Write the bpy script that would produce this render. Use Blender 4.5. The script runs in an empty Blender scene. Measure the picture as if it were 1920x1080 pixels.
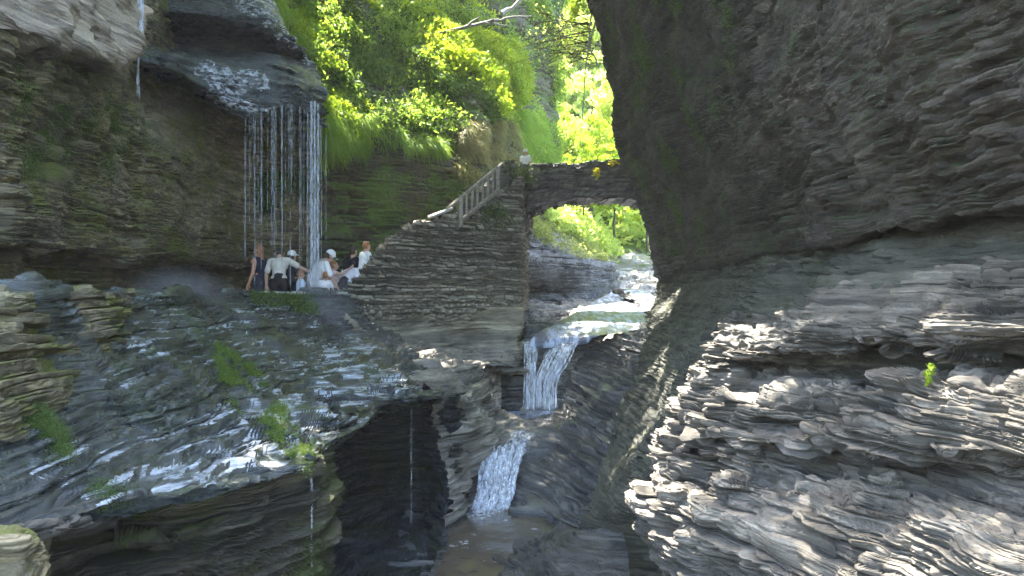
import bpy, bmesh, math, random
import numpy as np
from mathutils import Vector, Matrix
R = math.radians
scene = bpy.context.scene
COL = scene.collection

# ------------------------------------------------------------------ camera, sky, sun, exposure
F = 1400.0                                   # focal length in photo pixels (1920 wide)
cam_d = bpy.data.cameras.new("camera"); cam = bpy.data.objects.new("camera", cam_d); COL.objects.link(cam)
cam_d.sensor_width = 36; cam_d.lens = 36 * F / 1920; cam_d.clip_start = .1; cam_d.clip_end = 2000
cam.location = (0, 0, 0); cam.rotation_euler = (R(90), 0, 0)
scene.camera = cam
SUN_AZ, SUN_EL = 32.0, 66.0                  # degrees left of straight ahead, elevation
W = bpy.data.worlds.new("World"); scene.world = W; W.use_nodes = True
wn = W.node_tree
sky = wn.nodes.new("ShaderNodeTexSky"); sky.sky_type = 'NISHITA'; sky.sun_disc = False
sky.sun_elevation = R(SUN_EL); sky.sun_rotation = R(-SUN_AZ); sky.air_density = 1.0; sky.dust_density = 2.0
wn.links.new(sky.outputs[0], wn.nodes["Background"].inputs[0]); wn.nodes["Background"].inputs[1].default_value = .15
sun_d = bpy.data.lights.new("sun", 'SUN'); sun_d.energy = 4.5; sun_d.angle = R(.6); sun_d.color = (1, .95, .86)
sun = bpy.data.objects.new("sun", sun_d); COL.objects.link(sun)
sdir = Vector((-math.sin(R(SUN_AZ)) * math.cos(R(SUN_EL)), math.cos(R(SUN_AZ)) * math.cos(R(SUN_EL)), math.sin(R(SUN_EL))))
sun.rotation_euler = sdir.to_track_quat('Z', 'Y').to_euler(); sun.location = sdir * 60
scene.view_settings.view_transform = 'Standard'; scene.view_settings.look = 'None'
scene.view_settings.exposure = 3.7; scene.view_settings.gamma = 1.0
scene.cycles.max_bounces = 8; scene.cycles.diffuse_bounces = 4; scene.cycles.transparent_max_bounces = 12
scene.cycles.use_denoising = True

# ------------------------------------------------------------------ helpers
rng = np.random.default_rng(7)
random.seed(7)

def P(px, py, d):
    return np.array([(px - 960) / F * d, d, (540 - py) / F * d])

def _h(ix, iy, iz):
    h = (ix.astype(np.int64) * 374761393 + iy.astype(np.int64) * 668265263 + iz.astype(np.int64) * 2147483647 * 31) & 0xffffffff
    h = ((h ^ (h >> 13)) * 1274126177) & 0xffffffff
    h = ((h ^ (h >> 16)) * 2246822519) & 0xffffffff
    return ((h ^ (h >> 15)) & 0xffffff).astype(np.float64) / 0xffffff

def vn(x, y, z):
    """smooth value noise, -1..1"""
    x, y, z = np.broadcast_arrays(x, y, z)
    fx, fy, fz = np.floor(x), np.floor(y), np.floor(z)
    tx, ty, tz = x - fx, y - fy, z - fz
    tx = tx * tx * (3 - 2 * tx); ty = ty * ty * (3 - 2 * ty); tz = tz * tz * (3 - 2 * tz)
    r = 0
    for a in (0, 1):
        for b in (0, 1):
            for c in (0, 1):
                w = (tx if a else 1 - tx) * (ty if b else 1 - ty) * (tz if c else 1 - tz)
                r = r + w * _h(fx + a, fy + b, fz + c)
    return r * 2 - 1

def fbm(p, f, o=3, s=0.0):
    r = 0; a = 1
    for k in range(o):
        r = r + a * vn(p[..., 0] * f + s, p[..., 1] * f + 3.7 * k, p[..., 2] * f - s); f *= 2.1; a *= .5
    return r

def spline(c, M):
    """Catmull-Rom along axis 0 to M samples"""
    m = len(c)
    t = np.linspace(0, m - 1, M); i = np.minimum(t.astype(int), m - 2); f = (t - i).reshape(-1, *([1] * (c.ndim - 1)))
    g = lambda k: c[np.clip(k, 0, m - 1)]
    p0 = np.where((i - 1 < 0).reshape(f.shape), 2 * g(i) - g(i + 1), g(i - 1)); p1 = g(i); p2 = g(i + 1)
    p3 = np.where((i + 2 > m - 1).reshape(f.shape), 2 * g(i + 1) - g(i), g(i + 2))
    return .5 * (2 * p1 + (p2 - p0) * f + (2 * p0 - 5 * p1 + 4 * p2 - p3) * f ** 2 + (3 * p1 - p0 - 3 * p2 + p3) * f ** 3)

def link(name, me, mats=None, parent=None):
    o = bpy.data.objects.new(name, me); COL.objects.link(o)
    for m in (mats if isinstance(mats, (list, tuple)) else [mats] if mats else []):
        me.materials.append(m)
    if parent: o.parent = parent
    return o

def np_mesh(name, V, Fq, mat=None, parent=None, smooth=False, midx=None, tint=None):
    me = bpy.data.meshes.new(name)
    V = np.asarray(V, dtype=np.float32).reshape(-1, 3); Fq = np.asarray(Fq, dtype=np.int32)
    k = Fq.shape[1]
    me.vertices.add(len(V)); me.vertices.foreach_set("co", V.ravel())
    me.loops.add(Fq.size); me.loops.foreach_set("vertex_index", Fq.ravel())
    me.polygons.add(len(Fq)); me.polygons.foreach_set("loop_start", np.arange(0, Fq.size, k, dtype=np.int32))
    me.polygons.foreach_set("use_smooth", np.full(len(Fq), smooth))
    if midx is not None: me.polygons.foreach_set("material_index", np.asarray(midx, dtype=np.int32))
    me.update(calc_edges=True); me.validate()
    if tint is not None: me.attributes.new('tint', 'FLOAT', 'POINT').data.foreach_set('value', tint.astype(np.float32).ravel())
    return link(name, me, mat, parent)

def grid_faces(M, N):
    a = (np.arange(M - 1)[:, None] * N + np.arange(N - 1)[None]).ravel()
    return np.stack([a, a + 1, a + N + 1, a + N], 1)

def tag(o, label=None, cat=None, group=None, kind=None):
    if label: o["label"] = label
    if cat: o["category"] = cat
    if group: o["group"] = group
    if kind: o["kind"] = kind
    return o

def empty(name, loc=(0, 0, 0)):
    o = bpy.data.objects.new(name, None); COL.objects.link(o); o.location = loc; o.empty_display_size = .2
    return o

_lay = {}
def layers(tmin, tmax, seed):
    k = (tmin, tmax, seed)
    if k not in _lay:
        g = np.random.default_rng(seed)
        t = tmin + (tmax - tmin) * g.random(4000) ** 2.2
        b = -12 + np.concatenate([[0], np.cumsum(t)]); b = b[b < 40]
        _lay[k] = b
    return _lay[k]

def surf(ctrl, M, N):
    c = np.array(ctrl, dtype=float)
    w = np.stack([(c[..., 0] - 960) / F * c[..., 2], c[..., 2], (540 - c[..., 1]) / F * c[..., 2]], -1)
    s = spline(w, M); s = np.swapaxes(spline(np.swapaxes(s, 0, 1), N), 0, 1)
    return s

def normals(p):
    du = np.gradient(p, axis=0); dv = np.gradient(p, axis=1)
    n = np.cross(du, dv); n /= np.linalg.norm(n, axis=-1, keepdims=True) + 1e-9
    mid = -p.mean((0, 1))
    if (n * (-p)).sum(-1).mean() < 0: n = -n
    return n

TINT = [None]
def strata(p, amp=.15, tmin=.05, tmax=.3, q=.6, seed=1, low=.25, lowf=.35, L=1.0, fine=.02, dip=(0, 0), steps=4, pocket=0, amp2=.045, t2=(.015, .075), L2=.28, warp=.10, hard=3.0, ptop=99):
    """bedded shale: thick beds step out or back by their own amount and break off along their length, thin laminae split them again"""
    n = normals(p)
    if low: p = p + n * (low * fbm(p, lowf, 3, seed))[..., None]
    n = normals(p)
    nh = n.copy(); nh[..., 2] *= .25
    ln = np.linalg.norm(nh, axis=-1, keepdims=True); nh = nh / np.maximum(ln, .25)
    x, y = p[..., 0].copy(), p[..., 1].copy(); one = np.ones(x.shape)
    zz = p[..., 2] + dip[0] * x + dip[1] * y + warp * vn(x * .4, y * .4, one * seed * 3.3) + .3 * warp * vn(x * 1.7, y * 1.7, zz_(p, seed))
    def bed(b, z, L, sd, hard):
        i = np.clip(np.searchsorted(b, z) - 1, 0, len(b) - 2)
        lo, hi = b[i], b[i + 1]; t = np.clip((z - lo) / (hi - lo), 0, 1); li = i * 7.13 + sd * 11
        A = vn(li * 1.7, li * 0 + .5, li * 0)
        B = np.tanh(hard * (vn(x / L, y / L, li) + .5 * vn(x / L * 2.7, y / L * 2.7, li + 50)))
        C = vn(x / L * 7, y / L * 7, li + 90) * .25 * min(1, L / .6) ** 2
        return A * .6 + B * .75 + C - .2 * np.abs(2 * t - 1) ** 5 - .85 * (1 - t) ** 3, t, hi - lo, A
    p1, t, th, A1 = bed(layers(tmin, tmax, seed), zz, L, seed, hard)
    z2 = zz + .02 * vn(x * 2.3, y * 2.3, one * seed) + .012 * vn(x * 6, y * 6, one * seed * 2)
    p2, t_, th_, A2 = bed(layers(*t2, seed + 500), z2, L2, seed + 50, hard * 1.2)
    rough = np.clip(.65 + .9 * vn(x / 1.3, y / 1.3, zz / .7 + seed), .12, 1.3)
    if pocket:
        pk = vn(x / 1.9, y / 1.9, zz / .42 + seed * 5) + .4 * vn(x / .7, y / .7, zz / .2 + seed * 3)
        p1 = p1 - pocket * np.clip((pk - .3) * 3, 0, 1) * np.clip((ptop - p[..., 2]) / .2, 0, 1)
    calm = np.clip(.8 + 1.1 * vn(x / 1.7 + 40, y / 1.7, zz / .8 + seed * 2) + .4 * vn(x / .6, y / .6 + 9, zz / .3 + seed), .15, 1.3)
    p = p + nh * (amp * p1 * calm + amp2 * p2 * rough)[..., None]
    if q:
        tt = np.clip((t - .5) / .3 + .5, 0, 1); tt = tt * tt * (3 - 2 * tt)
        dz = (tt - t) * th * q * np.clip(n[..., 2] + .2, .0, 1)
        p = p + np.stack([dz * 0, dz * 0, dz], -1)
    if fine: p = p + n * (fine * (fbm(p * np.array([1, 1, 2.5]), 5, 3, seed + 9)))[..., None]
    TINT[0] = np.clip(.5 + .28 * A1 + .34 * A2 + .2 * vn(x * 2, y * 2, zz * 6), 0, 1)
    return p
def zz_(p, seed): return p[..., 2] * .8 + seed

def masonry(p, amp=.07, tmin=.05, tmax=.14, lmin=.12, lmax=.42, seed=1, low=.06, gap=.045, along=0):
    """coursed rubble: every stone has its own length, set-back and tone, dark open joints between"""
    n = normals(p); p = p + n * (low * fbm(p, .8, 3, seed))[..., None]; n = normals(p)
    s_ = np.concatenate([np.zeros((p.shape[0], 1)), np.cumsum(np.linalg.norm(np.diff(p, axis=1), axis=-1), axis=1)], 1) if along == 0 else p[..., 0] + p[..., 1] * .8
    b = layers(tmin, tmax, seed)
    z = p[..., 2] + .16 * vn(s_ * .35, s_ * 0, s_ * 0 + seed) + .045 * vn(s_ * 1.9, s_ * 0, p[..., 2] * 2)
    i = np.clip(np.searchsorted(b, z) - 1, 0, len(b) - 2); lo, hi = b[i], b[i + 1]; t = np.clip((z - lo) / (hi - lo), 0, 1)
    ln = lmin + (lmax - lmin) * _h(i, i * 0 + 3, i * 0 + seed) ** 1.6
    u = s_ / ln + 9 * _h(i, i * 0 + 5, i * 0 + seed) + .18 * vn(s_ * 5, z * 3, i * 3.1); j = np.floor(u); f = u - j
    hs = _h(j, i, i * 0 + seed); e = np.minimum(np.minimum(t, 1 - t) * (hi - lo), np.minimum(f, 1 - f) * ln)
    edge = np.clip(e / (gap * .5), 0, 1) ** .6
    p = p + n * (amp * ((hs - .5) * 1.9 + edge - .8) + .012 * fbm(p, 9, 2, seed))[..., None]
    TINT[0] = np.clip(.12 + .75 * _h(j + 7, i, i * 0 + seed) * edge + .15 * edge, 0, 1)
    return p

Q = 1.0
SH = []
def sheet(name, ctrl, M, N, mat, **kw):
    M = int(M * Q); N = int(N * Q)
    p = strata(surf(ctrl, M, N), **kw)
    o = np_mesh(name, p, grid_faces(M, N), mat, tint=TINT[0])
    o["kind"] = "structure"; SH.append(p)
    return o, p

# ------------------------------------------------------------------ materials
class NT:
    def __init__(s, name):
        s.m = bpy.data.materials.new(name); s.m.use_nodes = True; s.t = s.m.node_tree
        s.b = s.t.nodes["Principled BSDF"]; s.out = s.t.nodes["Material Output"]
    def n(s, ty, **kw):
        x = s.t.nodes.new(ty)
        for k, v in kw.items():
            if k in x.inputs: s.set(x.inputs[k], v)
            else: setattr(x, k, v)
        return x
    def set(s, inp, v):
        if isinstance(v, bpy.types.NodeSocket): s.t.links.new(v, inp)
        else: inp.default_value = v
    def pos(s): return s.n("ShaderNodeNewGeometry").outputs["Position"]
    def noise(s, scale, vec=(1, 1, 1), detail=4, rough=.6, off=0.0, dist=0.0):
        mp = s.n("ShaderNodeMapping"); s.set(mp.inputs["Vector"], s.pos()); mp.inputs["Scale"].default_value = vec
        mp.inputs["Location"].default_value = (off, off * .7, off * .3)
        x = s.n("ShaderNodeTexNoise", Scale=scale, Detail=detail, Roughness=rough, Distortion=dist); s.set(x.inputs["Vector"], mp.outputs[0])
        return x.outputs["Fac"]
    def ramp(s, fac, stops, inter='LINEAR'):
        x = s.n("ShaderNodeValToRGB"); s.set(x.inputs[0], fac); e = x.color_ramp.elements; x.color_ramp.interpolation = inter
        while len(e) < len(stops): e.new(.5)
        for el, (p_, c) in zip(e, stops):
            el.position = p_; el.color = (*c, 1) if isinstance(c, tuple) else (c, c, c, 1)
        return x.outputs[0]
    def mix(s, fac, a, b, ty='MIX'):
        x = s.n("ShaderNodeMix", data_type='RGBA', blend_type=ty)
        s.set(x.inputs[0], fac)
        for i, v in ((6, a), (7, b)):
            s.set(x.inputs[i], (*v, 1) if isinstance(v, tuple) and len(v) == 3 else v)
        return x.outputs[2]
    def math(s, op, a, b=0.0, clamp=False):
        x = s.n("ShaderNodeMath", operation=op, use_clamp=clamp); s.set(x.inputs[0], a); s.set(x.inputs[1], b)
        return x.outputs[0]
    def nz(s):
        x = s.n("ShaderNodeSeparateXYZ"); s.set(x.inputs[0], s.n("ShaderNodeNewGeometry").outputs["Normal"]); return x.outputs[2]

def rock(name, cols, moss=None, mosscov=.5, mossup=.3, rough=(.55, .9), wet=0, zs=9, bump=.05, lich=None, spec=.4, mscale=.7):
    s = NT(name)
    a = s.noise(1.1, (1, 1, zs), 6, .62)
    c = s.ramp(a, [(.28, cols[0]), (.5, cols[1]), (.72, cols[2])])
    big = s.noise(.45, (1, 1, 1.6), 3, .55, 13)
    c = s.mix(s.ramp(big, [(.35, 0.0), (.65, .6)]), c, cols[0])
    tn = s.n('ShaderNodeAttribute', attribute_name='tint').outputs['Fac']
    c = s.mix(.85, c, s.ramp(tn, [(.1, (.45, .45, .46)), (.5, (1.0, .99, .97)), (.9, (1.75, 1.7, 1.6))]), 'MULTIPLY')
    grain = s.noise(28, (1, 1, 2.4), 4, .7, 5)
    c = s.mix(.55, c, s.ramp(grain, [(.3, (.45, .45, .45)), (.7, (1.25, 1.25, 1.25))]), 'MULTIPLY')
    if lich:
        l = s.ramp(s.noise(1.6, (1, 1, 3), 6, .7, 31), [(.53, 0.0), (.6, .8)])
        c = s.mix(l, c, lich)
    rg = s.ramp(s.noise(1.3, (1, 1, 3), 4, .6, 77), [(.35, rough[0]), (.65, rough[1])])
    if moss:
        mn = s.math('ADD', s.noise(mscale, (1, 1, 1.3), 6, .68, 51), s.math('MULTIPLY', s.nz(), mossup * .3))
        mk = s.ramp(mn, [(mosscov, 0.0), (mosscov + .09, 1.0)])
        mc = s.mix(s.noise(9, (1, 1, 1), 3, .6, 3), moss[0], moss[1])
        c = s.mix(mk, c, mc)
        rg = s.mix(mk, rg, (.85, .85, .85))
    s.set(s.b.inputs["Base Color"], c); s.set(s.b.inputs["Roughness"], rg)
    s.b.inputs["Specular IOR Level"].default_value = spec
    if wet:
        s.b.inputs["Coat Weight"].default_value = wet; s.b.inputs["Coat Roughness"].default_value = .12
    h1 = s.noise(3.2, (1, 1, 7), 7, .68, 3); h2 = s.noise(16, (1, 1, 3), 5, .7, 9)
    hh = s.math('ADD', h1, s.math('MULTIPLY', h2, .35))
    bp = s.n("ShaderNodeBump", Strength=.9, Distance=bump); s.set(bp.inputs["Height"], hh)
    s.set(s.b.inputs["Normal"], bp.outputs[0])
    if wet: s.set(s.b.inputs["Coat Normal"], bp.outputs[0])
    return s.m

def plain(name, col, rough=.7, var=.25, scale=6, spec=.4, bump=0):
    s = NT(name)
    d = tuple(c * (1 - var) for c in col); u = tuple(min(1, c * (1 + var)) for c in col)
    s.set(s.b.inputs["Base Color"], s.ramp(s.noise(scale, (1, 1, 1), 4, .6), [(.3, d), (.7, u)]))
    s.b.inputs["Roughness"].default_value = rough; s.b.inputs["Specular IOR Level"].default_value = spec
    if bump:
        bp = s.n("ShaderNodeBump", Strength=.7, Distance=bump); s.set(bp.inputs["Height"], s.noise(scale * 3, (1, 1, 1), 4, .6, 4)); s.set(s.b.inputs["Normal"], bp.outputs[0])
    return s.m

def leaf_mat(name, c0, c1, c2, trans=.5, scale=.5):
    s = NT(name)
    isl = s.n("ShaderNodeNewGeometry").outputs["Random Per Island"]
    v = s.math('ADD', s.math('MULTIPLY', isl, .45), s.math('MULTIPLY', s.noise(scale, (1, 1, 1), 2, .5), .6))
    c = s.ramp(v, [(.25, c0), (.52, c1), (.8, c2)])
    s.set(s.b.inputs["Base Color"], c); s.b.inputs["Roughness"].default_value = .55; s.b.inputs["Specular IOR Level"].default_value = .3
    tr = s.n("ShaderNodeBsdfTranslucent"); s.set(tr.inputs[0], s.mix(1.0, c, (1.5, 1.4, .75), 'MULTIPLY'))
    mx = s.n("ShaderNodeMixShader"); mx.inputs[0].default_value = trans
    s.t.links.new(s.b.outputs[0], mx.inputs[1]); s.t.links.new(tr.outputs[0], mx.inputs[2]); s.t.links.new(mx.outputs[0], s.out.inputs[0])
    return s.m

def foam_mat(name, cover=.5, vec=(6, 6, .8), scale=2.0, col=(.85, .88, .92), soft=.12, edge=False, detail=5, most=1.0):
    """white broken water, streaked along its fall, see-through between the streaks"""
    s = NT(name)
    a = s.ramp(s.noise(scale, vec, detail, .6), [(max(0, cover - soft), 0.0), (min(1, cover + soft), most)])
    if edge: a = s.math('MULTIPLY', a, s.n('ShaderNodeAttribute', attribute_name='tint').outputs['Fac'])
    s.b.inputs["Base Color"].default_value = (*col, 1); s.b.inputs["Roughness"].default_value = .25
    tr = s.n("ShaderNodeBsdfTransparent"); mx = s.n("ShaderNodeMixShader")
    s.set(mx.inputs[0], a); s.t.links.new(tr.outputs[0], mx.inputs[1])
    tl = s.n("ShaderNodeBsdfTranslucent"); tl.inputs[0].default_value = (*col, 1)
    m2 = s.n("ShaderNodeMixShader"); m2.inputs[0].default_value = .4
    s.t.links.new(s.b.outputs[0], m2.inputs[1]); s.t.links.new(tl.outputs[0], m2.inputs[2])
    s.t.links.new(m2.outputs[0], mx.inputs[2]); s.t.links.new(mx.outputs[0], s.out.inputs[0])
    return s.m

def water_mat(name, deep, foam=.6, vec=(1, 1, 1), scale=2.0, fcol=(.8, .85, .92), rough0=.06):
    s = NT(name)
    k = s.ramp(s.noise(scale, vec, 6, .65, 2), [(foam, 0.0), (foam + .12, 1.0)])
    s.set(s.b.inputs["Base Color"], s.mix(k, deep, fcol)); s.set(s.b.inputs["Roughness"], s.ramp(k, [(0, rough0), (1, .55)]))
    bp = s.n("ShaderNodeBump", Strength=.5, Distance=.04); s.set(bp.inputs["Height"], s.noise(scale * 3, vec, 4, .6, 8)); s.set(s.b.inputs["Normal"], bp.outputs[0])
    return s.m

M_ = {}
M_['cliff'] = rock('shale_cliff', [(.065, .054, .03), (.18, .148, .085), (.33, .275, .16)], moss=((.06, .07, .01), (.15, .15, .03)), mosscov=.51, mossup=.3, lich=(.32, .27, .14))
M_['tan'] = rock('tan_shale', [(.26, .205, .14), (.40, .325, .23), (.50, .42, .31)], moss=((.06, .07, .015), (.13, .14, .04)), mosscov=.66, zs=2)
M_['wet'] = rock('wet_shale', [(.018, .022, .022), (.05, .06, .06), (.10, .115, .12)], moss=((.02, .045, .01), (.06, .10, .02)), mosscov=.62, mossup=.2, rough=(.12, .45), wet=.6, spec=.7)
M_['slab'] = rock('wet_slab', [(.012, .017, .016), (.03, .039, .037), (.068, .082, .08)], moss=((.018, .036, .012), (.045, .075, .02)), mosscov=.57, mossup=.1, rough=(.08, .4), wet=.7, spec=.8)
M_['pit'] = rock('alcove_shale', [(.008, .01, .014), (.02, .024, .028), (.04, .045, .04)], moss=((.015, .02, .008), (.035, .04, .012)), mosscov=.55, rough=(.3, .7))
M_['wetdark'] = rock('wet_stream_shale', [(.025, .026, .026), (.07, .07, .067), (.15, .147, .138)], zs=10, rough=(.25, .6), spec=.5)
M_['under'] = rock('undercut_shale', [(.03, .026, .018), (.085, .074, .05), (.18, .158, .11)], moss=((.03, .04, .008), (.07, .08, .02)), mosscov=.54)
M_['ledge'] = rock('pale_ledge_shale', [(.09, .083, .07), (.26, .24, .20), (.45, .42, .355)], moss=((.05, .07, .02), (.10, .12, .04)), mosscov=.68, zs=10, rough=(.4, .85))
M_['over'] = rock('overhang_shale', [(.05, .042, .033), (.10, .084, .066), (.165, .138, .108)], moss=((.025, .04, .014), (.06, .085, .026)), mosscov=.545, mossup=.5, zs=3, bump=.11)
M_['slope'] = rock('scree_shale', [(.036, .038, .028), (.08, .08, .062), (.14, .135, .106)], moss=((.04, .05, .02), (.08, .09, .04)), mosscov=.66)
M_['grey'] = rock('grey_shale', [(.04, .035, .027), (.135, .12, .096), (.30, .27, .22)], zs=11, rough=(.5, .85))
M_['bank'] = rock('stream_shale', [(.04, .041, .042), (.12, .12, .117), (.25, .247, .235)], zs=11, rough=(.3, .7), spec=.5)
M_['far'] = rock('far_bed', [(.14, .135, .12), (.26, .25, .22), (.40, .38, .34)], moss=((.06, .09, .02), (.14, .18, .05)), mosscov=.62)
M_['soil'] = rock('forest_soil', [(.05, .043, .027), (.10, .09, .05), (.18, .16, .10)], moss=((.06, .10, .015), (.13, .19, .04)), mosscov=.46, zs=3)

# ------------------------------------------------------------------ the gorge: rock masses
# left cliff behind the path
cx = [-260, 0, 120, 250, 350, 450, 530, 600, 640]
def row(ys, ds, xs=cx): return [(x, y, d) for x, y, d in zip(xs, ys, ds)]
sheet("cliff", [
    row([-260] * 9, [14, 17.4, 21, 26, 31, 37, 41, 45, 48], [-260, 0, 120, 230, 310, 370, 420, 450, 480]),
    row([-760] * 9, [7.2, 9.2, 11.4, 15.0, 18.6, 23.6, 26.5, 29, 32], [-260, 0, 120, 230, 310, 370, 420, 450, 480]),
    row([-60, -40, -20, 0, 0, 0, 0, 0, 0], [8.0, 10.1, 12.4, 20.5, 25, 26.4, 28.2, 29.8, 33], [-260, 0, 120, 240, 330, 400, 450, 475, 490]),
    row([70, 90, 110, 130, 150, 170, 180, 180, 190], [8.3, 10.3, 12.6, 19.4, 24, 26, 28, 29.8, 33], [-260, 0, 120, 250, 345, 430, 510, 565, 590]),
    row([270, 285, 290, 300, 310, 320, 330, 335, 335], [8.6, 11.2, 13.8, 17.6, 21.4, 26.2, 28.4, 30, 33]),
    row([400, 415, 430, 440, 450, 455, 455, 455, 450], [8.5, 11.0, 13.5, 17.4, 21.2, 26, 28.3, 30.1, 33]),
    row([430, 452, 465, 480, 490, 500, 500, 490, 480], [8.4, 10.9, 13.4, 17.3, 21.2, 26, 28.3, 30.2, 33]),
    row([445, 466, 480, 490, 500, 508, 508, 500, 490], [9.6, 12.4, 15.2, 19.2, 23.0, 27.4, 29.2, 30.4, 33]),
    row([560, 560, 560, 556, 556, 556, 556, 556, 550], [9.8, 12.6, 15.4, 19.4, 23.2, 27.6, 29.4, 30.6, 33]),
], 520, 520, M_['cliff'], amp=.13, tmin=.05, tmax=.5, q=.25, seed=3, low=.35, L=.8, steps=3)

# smooth tan overhang in the upper corner
tx = [-300, -60, 60, 150, 215, 248, 262]
sheet("cliff", [
    row([-500] * 7, [8, 9.6, 11, 12.6, 14, 15.5, 18], tx),
    row([-160, -140, -120, -110, -100, -90, -80], [7.8, 9.2, 10.6, 12.2, 13.6, 15, 18], tx),
    row([-20, 0, 10, 20, 20, 10, 20], [7.7, 9.1, 10.5, 12.1, 13.4, 14.8, 18], tx),
    row([30, 48, 66, 86, 100, 78, 80], [7.6, 9.0, 10.4, 12.0, 13.3, 14.6, 18], tx),
    row([60, 70, 86, 106, 120, 95, 96], [8.1, 9.6, 11.1, 12.8, 14.3, 15.8, 19], tx),
    row([70, 78, 94, 114, 126, 110, 110], [9.2, 11.0, 13, 15.5, 17, 18.5, 20], tx),
], 200, 260, M_['tan'], amp=.06, tmin=.2, tmax=.9, q=.1, seed=5, low=.32, lowf=.9, L=1.5, fine=.014, amp2=.012, hard=2)

# tiered ledge the fall drops from
lx = [238, 300, 370, 450, 520, 575]
sheet("falls_ledge", [
    row([-420] * 6, [25, 26, 27.5, 29, 30, 32], [230, 290, 350, 410, 440, 470]),
    row([-60, -60, -60, -60, -60, -50], [24, 24.5, 25.5, 26.5, 27, 29], [238, 290, 355, 420, 455, 485]),
    row([8, 8, 8, 14, 20, 30], [23.2, 23.6, 24.2, 24.8, 25.4, 27.5], [246, 300, 370, 440, 490, 520]),
    row([24, 26, 32, 48, 70, 90], [23.0, 23.4, 24.0, 24.5, 25.0, 27], [248, 300, 370, 450, 525, 562]),
    row([50, 52, 56, 66, 84, 110], [24.4, 24.9, 25.6, 26.1, 26.0, 27], [248, 300, 370, 455, 540, 580]),
    row([84, 88, 92, 98, 104, 128], [24.4, 24.9, 25.6, 26.1, 26.2, 27], [250, 300, 370, 450, 530, 590]),
    row([100, 104, 110, 122, 126, 158], [20, 21.4, 22.6, 23.6, 24.2, 26], [262, 312, 372, 450, 525, 600]),
    row([112, 124, 156, 206, 192, 214], [18.6, 20.2, 21.5, 22.6, 23.4, 25], [268, 318, 382, 462, 535, 606]),
    row([122, 134, 170, 216, 206, 226], [19.0, 20.6, 22.0, 23.2, 24, 25.6], [270, 320, 384, 464, 535, 608]),
    row([150, 160, 190, 230, 226, 240], [23.5, 24, 25.4, 27, 28, 29.5], [272, 320, 384, 464, 535, 612]),
], 330, 300, M_['wet'], amp=.13, tmin=.04, tmax=.3, q=.5, seed=8, low=.18, lowf=.6, L=1.2, amp2=.06, L2=.5)

# hillside beyond the falls, cliff at its foot
hx = [450, 560, 650, 740, 830, 920, 1000, 1060]
sheet("hillside", [
    row([-700] * 8, [46, 48, 50, 52, 55, 58, 62, 66], [300, 480, 600, 700, 800, 900, 990, 1060]),
    row([-250] * 8, [34, 36, 39, 42, 45, 48, 52, 56], [420, 540, 640, 730, 825, 915, 995, 1060]),
    row([-20, -10, 0, 10, 20, 20, 30, 40], [28.5, 31, 34, 37, 40, 43, 47, 52], [485, 560, 650, 740, 830, 915, 985, 1050]),
    row([130, 120, 120, 125, 130, 130, 150, 180], [27, 29, 31.5, 34, 37, 40, 44, 49], [560, 600, 660, 745, 830, 910, 975, 1040]),
    row([230, 232, 235, 240, 245, 215, 250, 290], [26.8, 28.2, 29.8, 31.4, 33, 36, 41, 47], [590, 625, 670, 750, 830, 900, 965, 1035]),
    row([262, 258, 258, 262, 275, 275, 300, 330], [27.2, 28.6, 30.0, 31.2, 32.6, 35, 40, 46], [596, 630, 680, 760, 840, 900, 965, 1035]),
    row([320, 320, 325, 330, 335, 330, 340, 360], [28.4, 29.4, 30.4, 31.2, 32.2, 33.8, 38, 45], [600, 636, 690, 770, 845, 905, 968, 1035]),
    row([460] * 8, [29.6, 30, 30.8, 31.6, 32.4, 34, 38, 45], [600, 640, 690, 770, 845, 905, 968, 1035]),
    row([600] * 8, [30, 30.4, 31.2, 32, 32.8, 34, 38, 45], [600, 640, 690, 770, 845, 905, 968, 1035]),
], 330, 420, M_['soil'], amp=.16, tmin=.06, tmax=.4, q=.2, seed=12, low=.5, L=1.2)

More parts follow.
